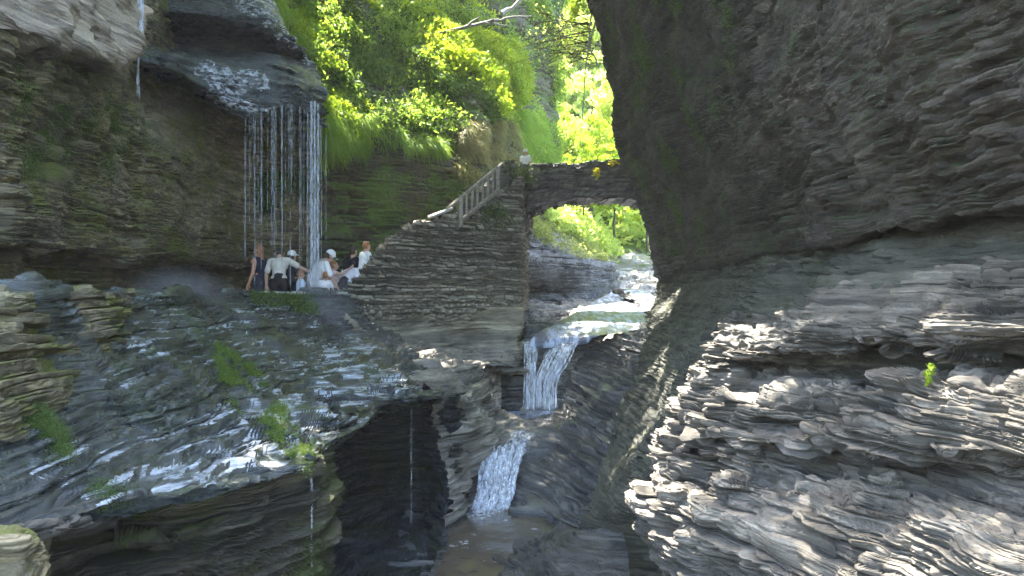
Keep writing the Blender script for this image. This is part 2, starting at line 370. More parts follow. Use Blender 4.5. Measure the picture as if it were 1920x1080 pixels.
# right cliff with its overhang
sheet("cliff", [
    row([-700] * 10, [36, 27, 20, 15, 10.4, 7.6, 5.4, 4.1, 3.3, 2.4], [2000, 2100, 2200, 2500, 3000, 3500, 4000, 5000, 6000, 7000]),
    row([-700] * 10, [36, 27, 20, 15, 10.4, 7.6, 5.4, 4.1, 3.3, 2.4], [960, 925, 930, 1060, 1240, 1510, 1810, 2080, 2400, 2900]),  # rim out of view, pushed out over the gorge to shade the slope
    row([-150] * 10, [36, 28.0, 25, 18.6, 12.2, 8.8, 6.2, 4.6, 3.7, 2.5], [1160, 1088, 1102, 1190, 1350, 1510, 1700, 1920, 2140, 2700]),
    row([0, 0, 0, 0, 0, 0, 0, 0, 0, 0], [36, 28.6, 25.8, 19.4, 12.8, 9.2, 6.6, 4.85, 3.9, 2.7], [1180, 1110, 1122, 1210, 1370, 1530, 1715, 1930, 2150, 2700]),
    row([125, 125, 125, 125, 125, 125, 120, 110, 100, 80], [36, 29, 26.8, 20.4, 13.6, 9.7, 6.95, 5.1, 4.1, 2.85], [1210, 1142, 1156, 1240, 1390, 1545, 1725, 1935, 2150, 2700]),
    row([255, 255, 255, 252, 248, 240, 230, 215, 200, 180], [36.5, 29.4, 27.4, 21.4, 14.4, 10.2, 7.35, 5.4, 4.35, 3.0], [1222, 1156, 1172, 1262, 1405, 1556, 1732, 1940, 2150, 2700]),
    row([350, 350, 350, 345, 338, 322, 305, 285, 265, 240], [37, 30, 28, 22, 15.1, 10.6, 7.7, 5.65, 4.55, 3.15], [1262, 1194, 1210, 1285, 1415, 1562, 1736, 1944, 2150, 2700]),
    row([440, 440, 438, 425, 408, 388, 366, 340, 315, 280], [37, 30.4, 28.4, 22.4, 15.5, 10.9, 7.9, 5.8, 4.7, 3.25], [1290, 1224, 1240, 1300, 1420, 1566, 1738, 1946, 2150, 2700]),
    row([505, 508, 510, 498, 480, 452, 424, 386, 355, 310], [37, 30.6, 28.6, 22.6, 15.6, 11, 7.95, 5.85, 4.7, 3.3], [1300, 1238, 1255, 1308, 1424, 1568, 1740, 1948, 2150, 2700]),
    row([512, 514, 516, 505, 488, 462, 434, 396, 365, 320], [37, 32, 30, 24.2, 17.2, 12.4, 9.2, 6.9, 5.5, 3.9], [1310, 1246, 1262, 1318, 1434, 1578, 1750, 1958, 2160, 2710]),
], 430, 560, M_['over'], amp=.06, tmin=.10, tmax=.7, q=0, amp2=.05, t2=(.02, .10), L2=.4, hard=4, seed=21, low=.26, lowf=.45, L=.5, fine=.03, dip=(.05, .02), steps=2)

# scree slope under the overhang running down into the smooth channel wall
sheet("rock_slope", [
    row([500, 488, 470, 440, 405, 360, 330], [34, 26, 18.2, 13, 9.8, 7.3, 5.6], [1236, 1300, 1400, 1550, 1720, 1940, 2200]),
    row([528, 522, 516, 500, 485, 470, 460], [31, 23.5, 16, 11.4, 8.6, 6.5, 5.2], [1232, 1300, 1400, 1550, 1720, 1940, 2200]),
    row([580, 580, 568, 556, 548, 540, 530], [26, 19.5, 13.4, 10, 7.8, 6.0, 4.9], [1222, 1290, 1392, 1540, 1710, 1940, 2200]),
    row([640, 655, 655, 640, 630, 620, 610], [22.6, 16.8, 12.4, 9.8, 7.8, 6.1, 5], [1206, 1270, 1350, 1500, 1680, 1930, 2200]),
    row([730, 752, 760, 740, 730, 720, 710], [19.6, 15.6, 12.2, 10, 8.2, 6.6, 5.4], [1180, 1240, 1310, 1480, 1660, 1900, 2200]),
    row([850, 860, 860, 860, 860, 860, 860], [17, 14.4, 12.2, 10.4, 8.8, 7.0, 6], [1130, 1190, 1270, 1450, 1650, 1900, 2200]),
    row([940, 960, 960, 960, 960, 960, 960], [15.4, 13.6, 12.3, 10.8, 9, 7.5, 6.4], [1098, 1150, 1250, 1440, 1650, 1900, 2200]),
    row([990, 1010, 1020, 1020, 1020, 1020, 1020], [14.6, 14.4, 14, 12, 10, 8, 7], [1085, 1150, 1250, 1440, 1650, 1900, 2200]),
    row([1160, 1160, 1160, 1160, 1160, 1160, 1160], [14.2, 14.4, 14, 12, 10, 8, 7], [1085, 1150, 1250, 1440, 1650, 1900, 2200]),
], 420, 420, M_['slope'], amp=.05, tmin=.04, tmax=.16, q=.4, amp2=.03, L2=.35, hard=4, seed=27, low=.12, lowf=.7, L=.8, fine=.016)

# sunlit ledges in the right foreground
sheet("rock_ledge", [
    row([590, 596, 570, 530, 505, 490, 480], [14, 12, 10.2, 8.6, 7.2, 6.1, 4.8], [1420, 1390, 1500, 1640, 1800, 1960, 2300]),
    row([640, 628, 592, 562, 548, 540, 530], [13, 10.5, 9.1, 8.0, 6.9, 5.7, 4.5], [1390, 1350, 1480, 1610, 1750, 1950, 2300]),
    row([690, 672, 660, 640, 630, 625, 620], [12.2, 10.0, 8.6, 7.5, 6.4, 5.3, 4.2], [1370, 1345, 1460, 1605, 1755, 1970, 2300]),
    row([722, 706, 690, 680, 682, 684, 684], [12.4, 10.3, 9.6, 8.9, 8.0, 6.9, 5.6], [1360, 1320, 1445, 1600, 1755, 1970, 2300]),
    row([742, 728, 722, 720, 722, 724, 724], [12.4, 10.1, 9.0, 8.2, 7.3, 6.2, 5.0], [1345, 1298, 1432, 1590, 1752, 1975, 2300]),
    row([770, 768, 762, 756, 752, 750, 750], [12.4, 9.7, 8.3, 7.2, 6.1, 5.0, 4.0], [1330, 1275, 1420, 1580, 1750, 1980, 2300]),
    row([820, 818, 815, 822, 840, 850, 860], [12.2, 9.5, 8.05, 6.85, 5.7, 4.7, 3.75], [1300, 1240, 1385, 1550, 1725, 1983, 2300]),
    row([850, 850, 846, 856, 880, 892, 905], [12, 9.35, 8.25, 7.2, 6.1, 5.0, 3.9], [1280, 1215, 1370, 1535, 1715, 1985, 2300]),
    row([950, 950, 975, 985, 990, 1000, 1010], [11.5, 8.9, 7.5, 6.4, 5.4, 4.4, 3.5], [1270, 1212, 1335, 1495, 1690, 1990, 2300]),
    row([1080, 1080, 1100, 1120, 1140, 1160, 1180], [10.6, 8.3, 7.1, 6.05, 5.1, 4.15, 3.3], [1320, 1262, 1350, 1490, 1685, 1995, 2300]),
    row([1300, 1300, 1300, 1320, 1340, 1360, 1380], [10.0, 7.8, 6.8, 5.85, 4.9, 4.0, 3.2], [1330, 1280, 1360, 1490, 1685, 1995, 2300]),
], 760, 640, M_['grey'], amp=.115, tmin=.035, tmax=.24, q=.45, seed=33, low=.24, lowf=1.1, L=.42, fine=.010, pocket=1.1, dip=(.03, 0), amp2=.045, t2=(.012, .05), L2=.2, warp=.05, hard=5, ptop=-.5)

# slab under the path
sheet("rock_slab", [
    row([556, 556, 556, 570, 602, 602, 600, 598, 596], [9.6, 12.2, 16, 22, 27, 29, 30, 30.5, 31], [-260, 0, 230, 400, 490, 600, 660, 700, 760]),
    row([560, 562, 560, 572, 610, 608, 606, 604, 602], [7.8, 9.8, 13.6, 19.2, 23.2, 24.7, 25.5, 26.4, 27.4], [-260, 0, 230, 400, 490, 600, 650, 690, 740]),
    row([560, 561, 556, 551, 549, 550, 552, 556, 560], [7.4, 9.2, 13, 18.5, 22.8, 24.4, 25.2, 26, 27], [-260, 0, 230, 400, 490, 600, 650, 690, 740]),
    row([600, 600, 588, 574, 568, 572, 585, 605, 620], [7.1, 8.8, 12.2, 17, 21.4, 23.4, 24, 24.6, 26], [-260, 0, 220, 395, 495, 600, 650, 690, 740]),
    row([660, 655, 640, 620, 612, 612, 625, 650, 655], [6.8, 8.4, 11.3, 15, 18.5, 21.4, 22.6, 23.2, 24], [-260, 0, 205, 385, 500, 600, 660, 705, 760]),
    row([770, 760, 742, 714, 692, 680, 680, 685, 690], [6.3, 7.7, 9.5, 12.2, 15.2, 18.6, 20.6, 21.4, 22], [-260, 0, 160, 340, 475, 595, 685, 745, 800]),
    row([890, 870, 848, 808, 770, 738, 718, 708, 705], [5.9, 7.1, 8.7, 10.7, 13.1, 16, 18.2, 19.4, 20.4], [-260, 0, 180, 345, 485, 605, 705, 770, 815]),
    row([1010, 985, 950, 925, 890, 852, 785, 745, 735], [5.5, 6.5, 7.5, 8.6, 9.9, 11.2, 14, 16, 17.4], [-260, 0, 200, 340, 480, 580, 665, 740, 832]),
    row([1022, 997, 962, 940, 905, 868, 800, 760, 752], [5.7, 6.8, 7.9, 9.0, 10.3, 11.6, 14.6, 16.6, 17.9], [-260, 0, 202, 342, 482, 582, 668, 742, 834]),
    row([1040, 1015, 980, 955, 920, 882, 815, 775, 765], [7, 8.4, 9.6, 10.8, 12, 13.4, 16.6, 18.6, 19.4], [-260, 0, 205, 345, 485, 584, 670, 745, 838]),
], 560, 620, M_['slab'], amp=.085, tmin=.03, tmax=.17, q=.95, seed=41, low=.24, lowf=.5, L=2.2, amp2=.045, t2=(.014, .06), L2=1.1, warp=.12, hard=3.5, fine=.014, steps=3)

sheet("rock_ledge", [
    row([557, 558, 556, 552, 552], [8.69, 10.04, 11.77, 13.12, 13.70], [-260, 0, 120, 215, 250]),
    row([562, 563, 560, 556, 556], [6.90, 8.59, 10.42, 12.06, 13.12], [-260, 0, 120, 222, 252]),
    row([604, 604, 600, 592, 590], [6.66, 8.30, 10.04, 11.58, 12.93], [-260, 0, 118, 222, 252]),
    row([670, 660, 650, 635, 630], [6.42, 7.86, 9.46, 10.90, 12.16], [-260, 0, 112, 212, 246]),
    row([775, 765, 742, 700, 690], [5.98, 7.33, 8.69, 10.52, 11.58], [-260, 0, 100, 180, 215]),
    row([850, 830, 800, 740, 720], [6.08, 7.24, 8.69, 10.81, 11.77], [-260, 0, 80, 150, 190]),
], 300, 300, M_['cliff'], amp=.10, tmin=.04, tmax=.2, q=.85, seed=43, low=.12, lowf=.8, L=.9, amp2=.05, L2=.35, hard=4)

# undercut face below the slab lip, then the alcove behind it
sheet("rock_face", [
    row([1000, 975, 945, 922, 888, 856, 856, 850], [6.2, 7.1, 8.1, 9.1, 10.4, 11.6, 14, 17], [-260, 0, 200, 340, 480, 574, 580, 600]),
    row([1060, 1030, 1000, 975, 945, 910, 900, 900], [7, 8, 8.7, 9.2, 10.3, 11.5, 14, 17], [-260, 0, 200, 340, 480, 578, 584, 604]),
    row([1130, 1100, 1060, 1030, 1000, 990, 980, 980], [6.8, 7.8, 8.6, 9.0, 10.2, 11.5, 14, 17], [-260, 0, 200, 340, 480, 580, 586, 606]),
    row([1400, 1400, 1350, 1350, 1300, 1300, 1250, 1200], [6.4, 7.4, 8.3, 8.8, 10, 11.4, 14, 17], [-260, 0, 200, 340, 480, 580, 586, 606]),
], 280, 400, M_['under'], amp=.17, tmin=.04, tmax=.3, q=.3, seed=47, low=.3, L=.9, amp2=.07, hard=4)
sheet("rock_bench", [
    row([985, 975, 965, 960], [8, 8.2, 8.5, 9], [-260, 0, 150, 230]),
    row([1010, 992, 978, 968], [5.6, 6.4, 7.2, 7.9], [-260, 0, 140, 220]),
    row([1022, 1004, 992, 978], [5.5, 6.35, 7.2, 7.9], [-260, 0, 140, 220]),
    row([1034, 1020, 1004, 990], [6.1, 7.0, 7.9, 8.6], [-260, 0, 140, 220]),
], 90, 200, M_['grey'], amp=.05, tmin=.05, tmax=.2, q=.3, seed=49, low=.06, L=.8)
sheet("rock_bench", [
    row([1016, 1005, 1005, 1010], [6.2, 6.8, 7.2, 8.2], [-260, -20, 50, 90]),
    row([1030, 1010, 1010, 1014], [5.0, 5.6, 6.0, 8], [-260, -20, 52, 92]),
    row([1080, 1060, 1060, 1060], [4.9, 5.5, 5.9, 8], [-260, -20, 60, 90]),
    row([1300, 1300, 1300, 1300], [4.7, 5.3, 5.7, 8], [-260, -20, 50, 90]),
], 140, 140, M_['cliff'], amp=.06, tmin=.03, tmax=.14, q=.5, seed=50, low=.08, L=.5)
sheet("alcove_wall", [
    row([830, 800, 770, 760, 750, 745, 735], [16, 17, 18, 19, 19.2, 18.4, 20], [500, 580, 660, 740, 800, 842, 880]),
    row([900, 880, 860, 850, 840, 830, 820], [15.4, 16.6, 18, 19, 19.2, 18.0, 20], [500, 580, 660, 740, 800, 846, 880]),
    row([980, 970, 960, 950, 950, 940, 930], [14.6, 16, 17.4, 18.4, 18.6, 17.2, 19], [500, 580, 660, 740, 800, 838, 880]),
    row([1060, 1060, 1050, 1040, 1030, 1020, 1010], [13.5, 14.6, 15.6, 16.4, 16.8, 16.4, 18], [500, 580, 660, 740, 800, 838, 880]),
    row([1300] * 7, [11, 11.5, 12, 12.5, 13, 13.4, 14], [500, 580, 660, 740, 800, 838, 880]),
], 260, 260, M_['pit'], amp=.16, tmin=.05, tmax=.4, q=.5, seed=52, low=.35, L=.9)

# middle bank: ledges below the stone wall, down to the stream
sheet("rock_bank", [
    row([600, 610, 625, 640, 640, 640], [27, 27.4, 28, 28.6, 29, 29.5], [640, 720, 800, 880, 950, 990]),
    row([650, 645, 650, 655, 650, 646], [23.6, 24.6, 25.6, 26.6, 27.4, 28], [690, 745, 815, 890, 950, 986]),
    row([690, 680, 672, 668, 662, 660], [21.4, 22.6, 24.2, 25.6, 26.6, 27.2], [740, 780, 830, 895, 955, 986]),
    row([725, 712, 698, 688, 690, 690], [18.6, 20, 22, 24.2, 25.6, 26.4], [800, 830, 865, 900, 950, 984]),
    row([745, 735, 726, 716, 702, 700], [17.4, 18.8, 20.8, 24.6, 31.5, 32], [828, 858, 890, 910, 935, 986]),
    row([800, 770, 762, 764, 764, 764], [17.6, 19.2, 21, 24.4, 31, 31.5], [822, 868, 905, 918, 940, 988]),
    row([870, 800, 790, 782, 780, 780], [17.4, 18.6, 20.4, 22.6, 25, 25.4], [838, 880, 920, 940, 960, 990]),
    row([930, 860, 812, 800, 800, 800], [17, 18.4, 20.2, 21.6, 22.4, 23], [850, 880, 935, 955, 975, 1000]),
    row([980, 940, 880, 840, 830, 825], [16.6, 18.6, 20.2, 21.0, 21.4, 21.8], [850, 880, 915, 955, 980, 1000]),
    row([1060, 1000, 970, 960, 950, 940], [16.4, 18.6, 20.4, 21.4, 21.8, 22], [830, 870, 900, 930, 960, 990]),
], 520, 420, M_['ledge'], amp=.13, tmin=.05, tmax=.36, q=.75, seed=61, low=.2, lowf=.8, L=1.2, fine=.012, amp2=.04, L2=.5, hard=4)

# right bank of the stream: stacked thin ledges
sheet("rock_bank", [
    row([545, 548, 555, 560, 565], [40, 38, 36, 34, 33], [1150, 1175, 1205, 1240, 1280]),
    row([598, 600, 602, 605, 610], [33, 31, 29, 27, 26], [1190, 1200, 1212, 1232, 1270]),
    row([648, 642, 638, 640, 650], [28.2, 27.3, 26, 24.5, 23], [1112, 1140, 1172, 1205, 1250]),
    row([690, 690, 690, 690, 700], [26.8, 25.6, 24, 22.4, 21], [1070, 1105, 1150, 1190, 1240]),
    row([740, 735, 730, 735, 740], [25.6, 24.2, 22.6, 21, 20], [1052, 1090, 1135, 1175, 1230]),
    row([775, 770, 765, 770, 780], [24.8, 23, 21.4, 19.8, 19], [1038, 1080, 1125, 1165, 1220]),
    row([812, 806, 800, 805, 820], [22, 21, 20, 19, 18], [1010, 1060, 1110, 1150, 1200]),
    row([870, 870, 870, 870, 880], [20.4, 19.6, 18.8, 18, 17], [985, 1035, 1085, 1125, 1180]),
    row([930, 930, 930, 930, 930], [19, 18.4, 17.6, 17, 16], [960, 1010, 1060, 1105, 1160]),
    row([955, 962, 962, 962, 970], [17.8, 17.4, 16.6, 16, 15.4], [950, 1005, 1062, 1110, 1160]),
    row([985, 1000, 1010, 1000, 1000], [17.4, 16.8, 16, 15.4, 15], [960, 1005, 1060, 1110, 1160]),
], 460, 260, M_['bank'], amp=.16, tmin=.05, tmax=.3, q=.9, amp2=.05, L2=.7, hard=4, seed=67, low=.12, lowf=.6, L=2.0, fine=.008, warp=.05)

# foreground rock at the foot of the pool
sheet("rock_shelf", [
    row([1040, 1010, 985, 950, 950], [16, 16.2, 16, 15.6, 15], [820, 940, 1020, 1095, 1170]),
    row([1078, 1064, 1034, 1000, 1000], [14.6, 14.8, 14.8, 14.8, 14.4], [800, 930, 1015, 1090, 1170]),
    row([1125, 1112, 1096, 1080, 1080], [12.6, 12.8, 13, 13.2, 13.2], [780, 920, 1010, 1090, 1180]),
    row([1300, 1300, 1300, 1300, 1300], [11, 11, 11, 11, 11], [760, 910, 1000, 1090, 1180]),
], 260, 300, M_['wetdark'], amp=.06, tmin=.03, tmax=.14, q=.7, seed=71, low=.22, lowf=.8, L=1.2, amp2=.03, L2=.5)

# upstream: dark ledge on the left of the bed, pale bed, far hillside
sheet("rock_bank", [
    row([300, 330, 370, 420, 440], [44, 48, 52, 58, 64], [930, 985, 1030, 1090, 1130]),
    row([390, 420, 450, 475, 480], [39, 41, 44, 48, 54], [930, 990, 1050, 1110, 1140]),
    row([470, 475, 482, 492, 494], [36, 37, 39, 43, 46], [930, 990, 1060, 1125, 1150]),
    row([520, 520, 520, 520, 520], [36, 37, 39, 42.5, 46], [930, 990, 1062, 1135, 1155]),
    row([560, 560, 558, 555, 548], [36.5, 37.5, 39.5, 43, 47], [930, 990, 1065, 1145, 1165]),
    row([575, 575, 575, 572, 560], [33, 34, 36, 39, 44], [930, 990, 1070, 1150, 1180]),
    row([600, 602, 604, 598, 590], [30, 31, 32, 34, 37], [930, 990, 1070, 1150, 1190]),
    row([648, 646, 644, 640, 640], [27.2, 27.4, 27.6, 28, 28.4], [940, 992, 1050, 1095, 1120]),
    row([700, 700, 700, 690, 690], [27.6, 27.8, 28, 28.4, 28.8], [940, 992, 1050, 1095, 1120]),
    row([790, 790, 790, 790, 790], [27.8, 27.8, 28, 28.2, 28.4], [940, 992, 1050, 1095, 1120]),
], 420, 300, M_['bank'], amp=.16, tmin=.06, tmax=.4, q=.7, seed=73, low=.25, L=1.2)
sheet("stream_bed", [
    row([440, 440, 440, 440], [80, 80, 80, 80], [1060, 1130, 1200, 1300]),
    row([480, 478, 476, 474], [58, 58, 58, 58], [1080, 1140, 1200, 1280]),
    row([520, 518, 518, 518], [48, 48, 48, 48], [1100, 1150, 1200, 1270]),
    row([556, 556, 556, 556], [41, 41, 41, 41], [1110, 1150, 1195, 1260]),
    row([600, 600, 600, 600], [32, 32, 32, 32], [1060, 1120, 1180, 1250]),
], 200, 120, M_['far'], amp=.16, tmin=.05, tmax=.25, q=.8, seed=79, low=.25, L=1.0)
# gorge floor beneath everything
sheet("gorge_floor", [
    [(-60, 1120, 15), (400, 1120, 15), (960, 1120, 15), (1300, 1120, 15)],
    [(200, 1010, 17.2), (600, 1010, 17.2), (960, 1010, 17.2), (1200, 1010, 17.2)],
    [(700, 990, 18.2), (850, 975, 18.6), (980, 965, 18.8), (1150, 960, 18.6)],
    [(800, 845, 20.8), (880, 835, 20.8), (980, 832, 20.8), (1120, 830, 20.8)],
    [(850, 800, 22.8), (940, 796, 22.8), (1000, 795, 22.8), (1080, 790, 22.8)],
    [(900, 772, 26.6), (960, 772, 26.6), (1010, 772, 26.6), (1080, 770, 26.6)],
], 160, 160, M_['bank'], amp=.08, tmin=.05, tmax=.25, q=.6, seed=83, low=.15)
sheet("hillside", [
    row([-900] * 6, [130] * 6, [500, 760, 1000, 1200, 1500, 1900]),
    row([-200] * 6, [105, 100, 95, 95, 95, 95], [500, 760, 1000, 1200, 1500, 1900]),
    row([150] * 6, [92, 84, 78, 78, 80, 80], [500, 760, 1000, 1200, 1500, 1900]),
    row([340, 340, 360, 360, 350, 340], [86, 74, 66, 66, 66, 66], [500, 760, 1000, 1200, 1500, 1900]),
    row([450, 450, 460, 462, 455, 455], [80, 66, 60, 60, 60, 60], [500, 760, 1000, 1200, 1500, 1900]),
    row([560, 560, 540, 530, 530, 530], [70, 60, 55, 55, 55, 55], [500, 760, 1000, 1200, 1500, 1900]),
], 120, 160, M_['soil'], amp=.3, tmin=.2, tmax=.9, q=0, seed=91, low=1.2, lowf=.1)

# ------------------------------------------------------------------ builders for masonry, foliage, water
def lerp_grid(c, M, N):
    c = np.array(c, dtype=float)
    def li(a, K):
        t = np.linspace(0, len(a) - 1, K); i = np.minimum(t.astype(int), len(a) - 2); f = (t - i).reshape(-1, 1, 1)
        return a[i] * (1 - f) + a[i + 1] * f
    return np.swapaxes(li(np.swapaxes(li(c, M), 0, 1), N), 0, 1)

def tubes(paths, sides=6):
    """paths: list of (points, radii) -> verts, quads of tapered tubes"""
    V, Fc, o = [], [], 0
    for pts, rad in paths:
        pts = np.asarray(pts, float); rad = np.broadcast_to(np.asarray(rad, float), (len(pts),))
        d = np.gradient(pts, axis=0); d /= np.linalg.norm(d, axis=1, keepdims=True) + 1e-9
        ref = np.array([0, 0, 1.0]) if abs(d[:, 2]).mean() < .8 else np.array([1.0, 0, 0])
        u = np.cross(d, ref); u /= np.linalg.norm(u, axis=1, keepdims=True) + 1e-9
        w = np.cross(d, u)
        a = np.linspace(0, 2 * np.pi, sides, endpoint=False)
        ring = pts[:, None] + rad[:, None, None] * (np.cos(a)[None, :, None] * u[:, None] + np.sin(a)[None, :, None] * w[:, None])
        V.append(ring.reshape(-1, 3))
        k = len(pts)
        i = (np.arange(k - 1)[:, None] * sides + np.arange(sides)[None]); j = (np.arange(k - 1)[:, None] * sides + (np.arange(sides)[None] + 1) % sides)
        Fc.append(np.stack([i, j, j + sides, i + sides], -1).reshape(-1, 4) + o)
        e = o + (k - 1) * sides
        if sides == 6:
            Fc.append(np.array([[o, o + 1, o + 2, o + 3], [o + 3, o + 4, o + 5, o], [e + 3, e + 2, e + 1, e], [e, e + 5, e + 4, e + 3]]))
        o += k * sides
    return np.concatenate(V), np.concatenate(Fc)

def leaves(pts, size, axis=None, spread=1.0, slim=.45, g=rng, fold=.25):
    """one folded diamond per leaf; axis = preferred growing direction"""
    n = len(pts); size = np.broadcast_to(size, (n,))[:, None]
    a = g.normal(size=(n, 3)) * spread
    if axis is not None: a = a + np.asarray(axis)
    a /= np.linalg.norm(a, axis=1, keepdims=True) + 1e-9
    b = g.normal(size=(n, 3)); b = np.cross(a, b); b /= np.linalg.norm(b, axis=1, keepdims=True) + 1e-9
    c = np.cross(a, b)
    base = pts - a * size * .5; tip = pts + a * size * .5 - c * size * fold * .5
    l = pts + b * size * slim * .5 + c * size * fold * .2 - a * size * .08; r = pts - b * size * slim * .5 + c * size * fold * .2 - a * size * .08
    V = np.stack([base, l, tip, r], 1).reshape(-1, 3)
    return V, np.arange(n * 4).reshape(-1, 4)

def blades(pts, dirs, length, width, droop=.6, seg=3, g=rng):
    """grass blades that leave along dirs and bend down"""
    n = len(pts); L = np.broadcast_to(length, (n,))[:, None]
    d = dirs / (np.linalg.norm(dirs, axis=1, keepdims=True) + 1e-9)
    side = np.cross(d, g.normal(size=(n, 3))); side /= np.linalg.norm(side, axis=1, keepdims=True) + 1e-9
    rows = []
    for k in range(seg + 1):
        t = k / seg
        c = pts + d * L * t + np.array([0, 0, -1.0]) * L * droop * t * t
        w = width * (1 - t) ** .7 * .5 + .0015
        rows += [c - side * w, c + side * w]
    V = np.stack(rows, 1); m = 2 * (seg + 1)
    q = np.concatenate([[[2 * k, 2 * k + 1, 2 * k + 3, 2 * k + 2]] for k in range(seg)])
    Fq = (np.arange(n)[:, None, None] * m + q[None]).reshape(-1, 4)
    return V.reshape(-1, 3), Fq

def pix(p):
    return 960 + p[..., 0] / p[..., 1] * F, 540 - p[..., 2] / p[..., 1] * F

def inside(px, py, poly):
    poly = np.asarray(poly, float); r = np.zeros(px.shape, bool); j = len(poly) - 1
    for i in range(len(poly)):
        (xi, yi), (xj, yj) = poly[i], poly[j]
        r ^= ((yi > py) != (yj > py)) & (px < (xj - xi) * (py - yi) / (yj - yi + 1e-9) + xi); j = i
    return r

def scatter(p, n, cond=None, g=rng, dens=None):
    """n random spots on a built surface, with its normals"""
    nn = normals(p); pts = p.reshape(-1, 3); nr = nn.reshape(-1, 3)
    area = np.linalg.norm(np.cross(np.gradient(p, axis=0), np.gradient(p, axis=1)), axis=-1).ravel()
    w = area.copy()
    if cond is not None: w = w * cond(pts, nr)
    if dens is not None: w = w * dens(pts)
    if w.sum() <= 0: raise ValueError("empty scatter")
    i = g.choice(len(pts), n, p=w / w.sum())
    return pts[i] + g.normal(size=(n, 3)) * .05, nr[i]

L_ = {}
L_['fern'] = leaf_mat('fern_green', (.10, .18, .028), (.22, .35, .06), (.36, .48, .12), .55)
L_['lime'] = leaf_mat('lime_grass', (.16, .27, .035), (.28, .43, .07), (.44, .56, .14), .62)
L_['gold'] = leaf_mat('yellow_green_leaf', (.14, .24, .02), (.26, .38, .03), (.42, .48, .05), .5)  # yellow-green is the leaf's own colour
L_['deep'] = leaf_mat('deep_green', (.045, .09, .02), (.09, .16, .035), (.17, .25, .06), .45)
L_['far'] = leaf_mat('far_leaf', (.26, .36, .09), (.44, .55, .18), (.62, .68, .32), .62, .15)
L_['moss'] = leaf_mat('moss_sprig', (.03, .06, .012), (.07, .12, .022), (.13, .19, .04), .3)
L_['mossy'] = leaf_mat('bright_moss', (.06, .11, .015), (.12, .19, .03), (.22, .29, .05), .35)
L_['dry_green'] = leaf_mat('pale_moss', (.16, .20, .06), (.30, .35, .12), (.46, .48, .22), .45)
L_['dry'] = leaf_mat('dry_grass', (.14, .14, .05), (.26, .25, .11), (.38, .36, .18), .35)
L_['yellow'] = leaf_mat('yellow_leaf', (.42, .40, .03), (.60, .57, .06), (.75, .70, .12), .4)
M_['mason'] = rock('masonry', [(.13, .118, .088), (.31, .28, .215), (.50, .46, .365)], moss=((.04, .055, .012), (.09, .11, .03)), mosscov=.66, zs=7, rough=(.6, .9))
M_['bridge'] = rock('bridge_stone', [(.07, .066, .054), (.16, .15, .125), (.29, .275, .23)], moss=((.03, .045, .012), (.07, .09, .03)), mosscov=.62, zs=6, rough=(.6, .9))
M_['wood'] = plain('grey_rail_stone', (.27, .235, .18), .75, .3, 9, bump=.02)
M_['bark'] = plain('bark', (.07, .06, .045), .85, .4, 5, bump=.03)
M_['pale_bark'] = plain('pale_bark', (.33, .32, .29), .8, .35, 7, bump=.02)
M_['grey_bark'] = plain('grey_bark', (.16, .155, .14), .8, .5, 7, bump=.02)
M_['coping'] = plain('coping_stone', (.45, .43, .38), .7, .25, 5, bump=.02)
M_['foam'] = foam_mat('white_water', .49, (5, 5, .7), 2.2)
M_['sheetfoam'] = foam_mat('white_water_sheet', .50, (4.5, 4.5, .6), 2.4, soft=.2, edge=True, detail=2, most=.92)
M_['veil'] = foam_mat('falling_water', .54, (9, 9, 1.1), 2.5, soft=.22, most=.62, detail=3)
M_['film'] = foam_mat('sky_glint_film', .53, (.8, .8, 9), 1.8, (.74, .79, .83), .09, False, 4, .88)  # bluish white painted in for sky reflections on the wet treads
M_['sun_glint'] = foam_mat('painted_glint_film', .55, (2, 2, 4), 2.4, (.86, .88, .92))  # water film whose white is painted in for sun glints on the wet ledge
M_['drip'] = foam_mat('trickle', .45, (6, 6, 1.5), 2.0, soft=.3, most=.35, detail=2)
M_['stream'] = water_mat('stream_water', (.10, .115, .15), .46, (3, .6, 1), 1.3, (.46, .52, .66), .32)
M_['pool'] = water_mat('pool_water', (.085, .07, .05), .62, (1, 1, 1), 1.5)

# ------------------------------------------------------------------ masonry: stair wall, bridge, railing, steps
wx = [644, 690, 730, 780, 840, 900, 945, 976]
wt = [552, 490, 448, 418, 406, 390, 358, 330]
wb = [590, 640, 656, 662, 664, 662, 656, 650]
wd = [25, 25.2, 25.8, 26.6, 27.4, 28.2, 28.9, 29.3]
def wall_row(f, dd, shift=0):
    r = [tuple(P(x, t + (b_ - t) * f, d + dd)) for x, t, b_, d in zip(wx, wt, wb, wd)]
    z = r[-1][2]
    return r + [(r[-1][0] + .12, 31.2 + dd * .3, z), (r[-1][0] + .45, 33.6, z)]
def flat_row(ref, dy):
    return [(x - .02, y + dy, z) for x, y, z in ref]
top = wall_row(0, 0); NW = 620
ctrl = [[(x, y, z - 2.5) for x, y, z in flat_row(top, .75)], flat_row(top, .7), top] + [wall_row(f, dd_) for f, dd_ in ((.25, -.12), (.5, -.26), (.72, -.5), (.9, -1.1), (1.06, -2.1))]
pw = spline(np.swapaxes(spline(np.swapaxes(np.array(ctrl), 0, 1), NW), 0, 1)[2:], 460)
pw = np.concatenate([lerp_grid(np.swapaxes(spline(np.swapaxes(np.array(ctrl[:3]), 0, 1), NW), 0, 1), 30, NW)[:-1], pw])
pw0 = pw
pw = masonry(pw0, .12, .04, .15, .12, .5, 101, .12, .05); tw_ = TINT[0]
ps_ = strata(pw0, amp=.10, tmin=.05, tmax=.24, q=.6, seed=103, low=.12, lowf=.8, L=1.0, amp2=.045, L2=.4, hard=4); ts_ = TINT[0]
rw = np.clip((np.linspace(0, 1, pw0.shape[0])[:, None] - .60 + .12 * fbm(pw0, .7, 3, 5.0)) * 40, 0, 1)
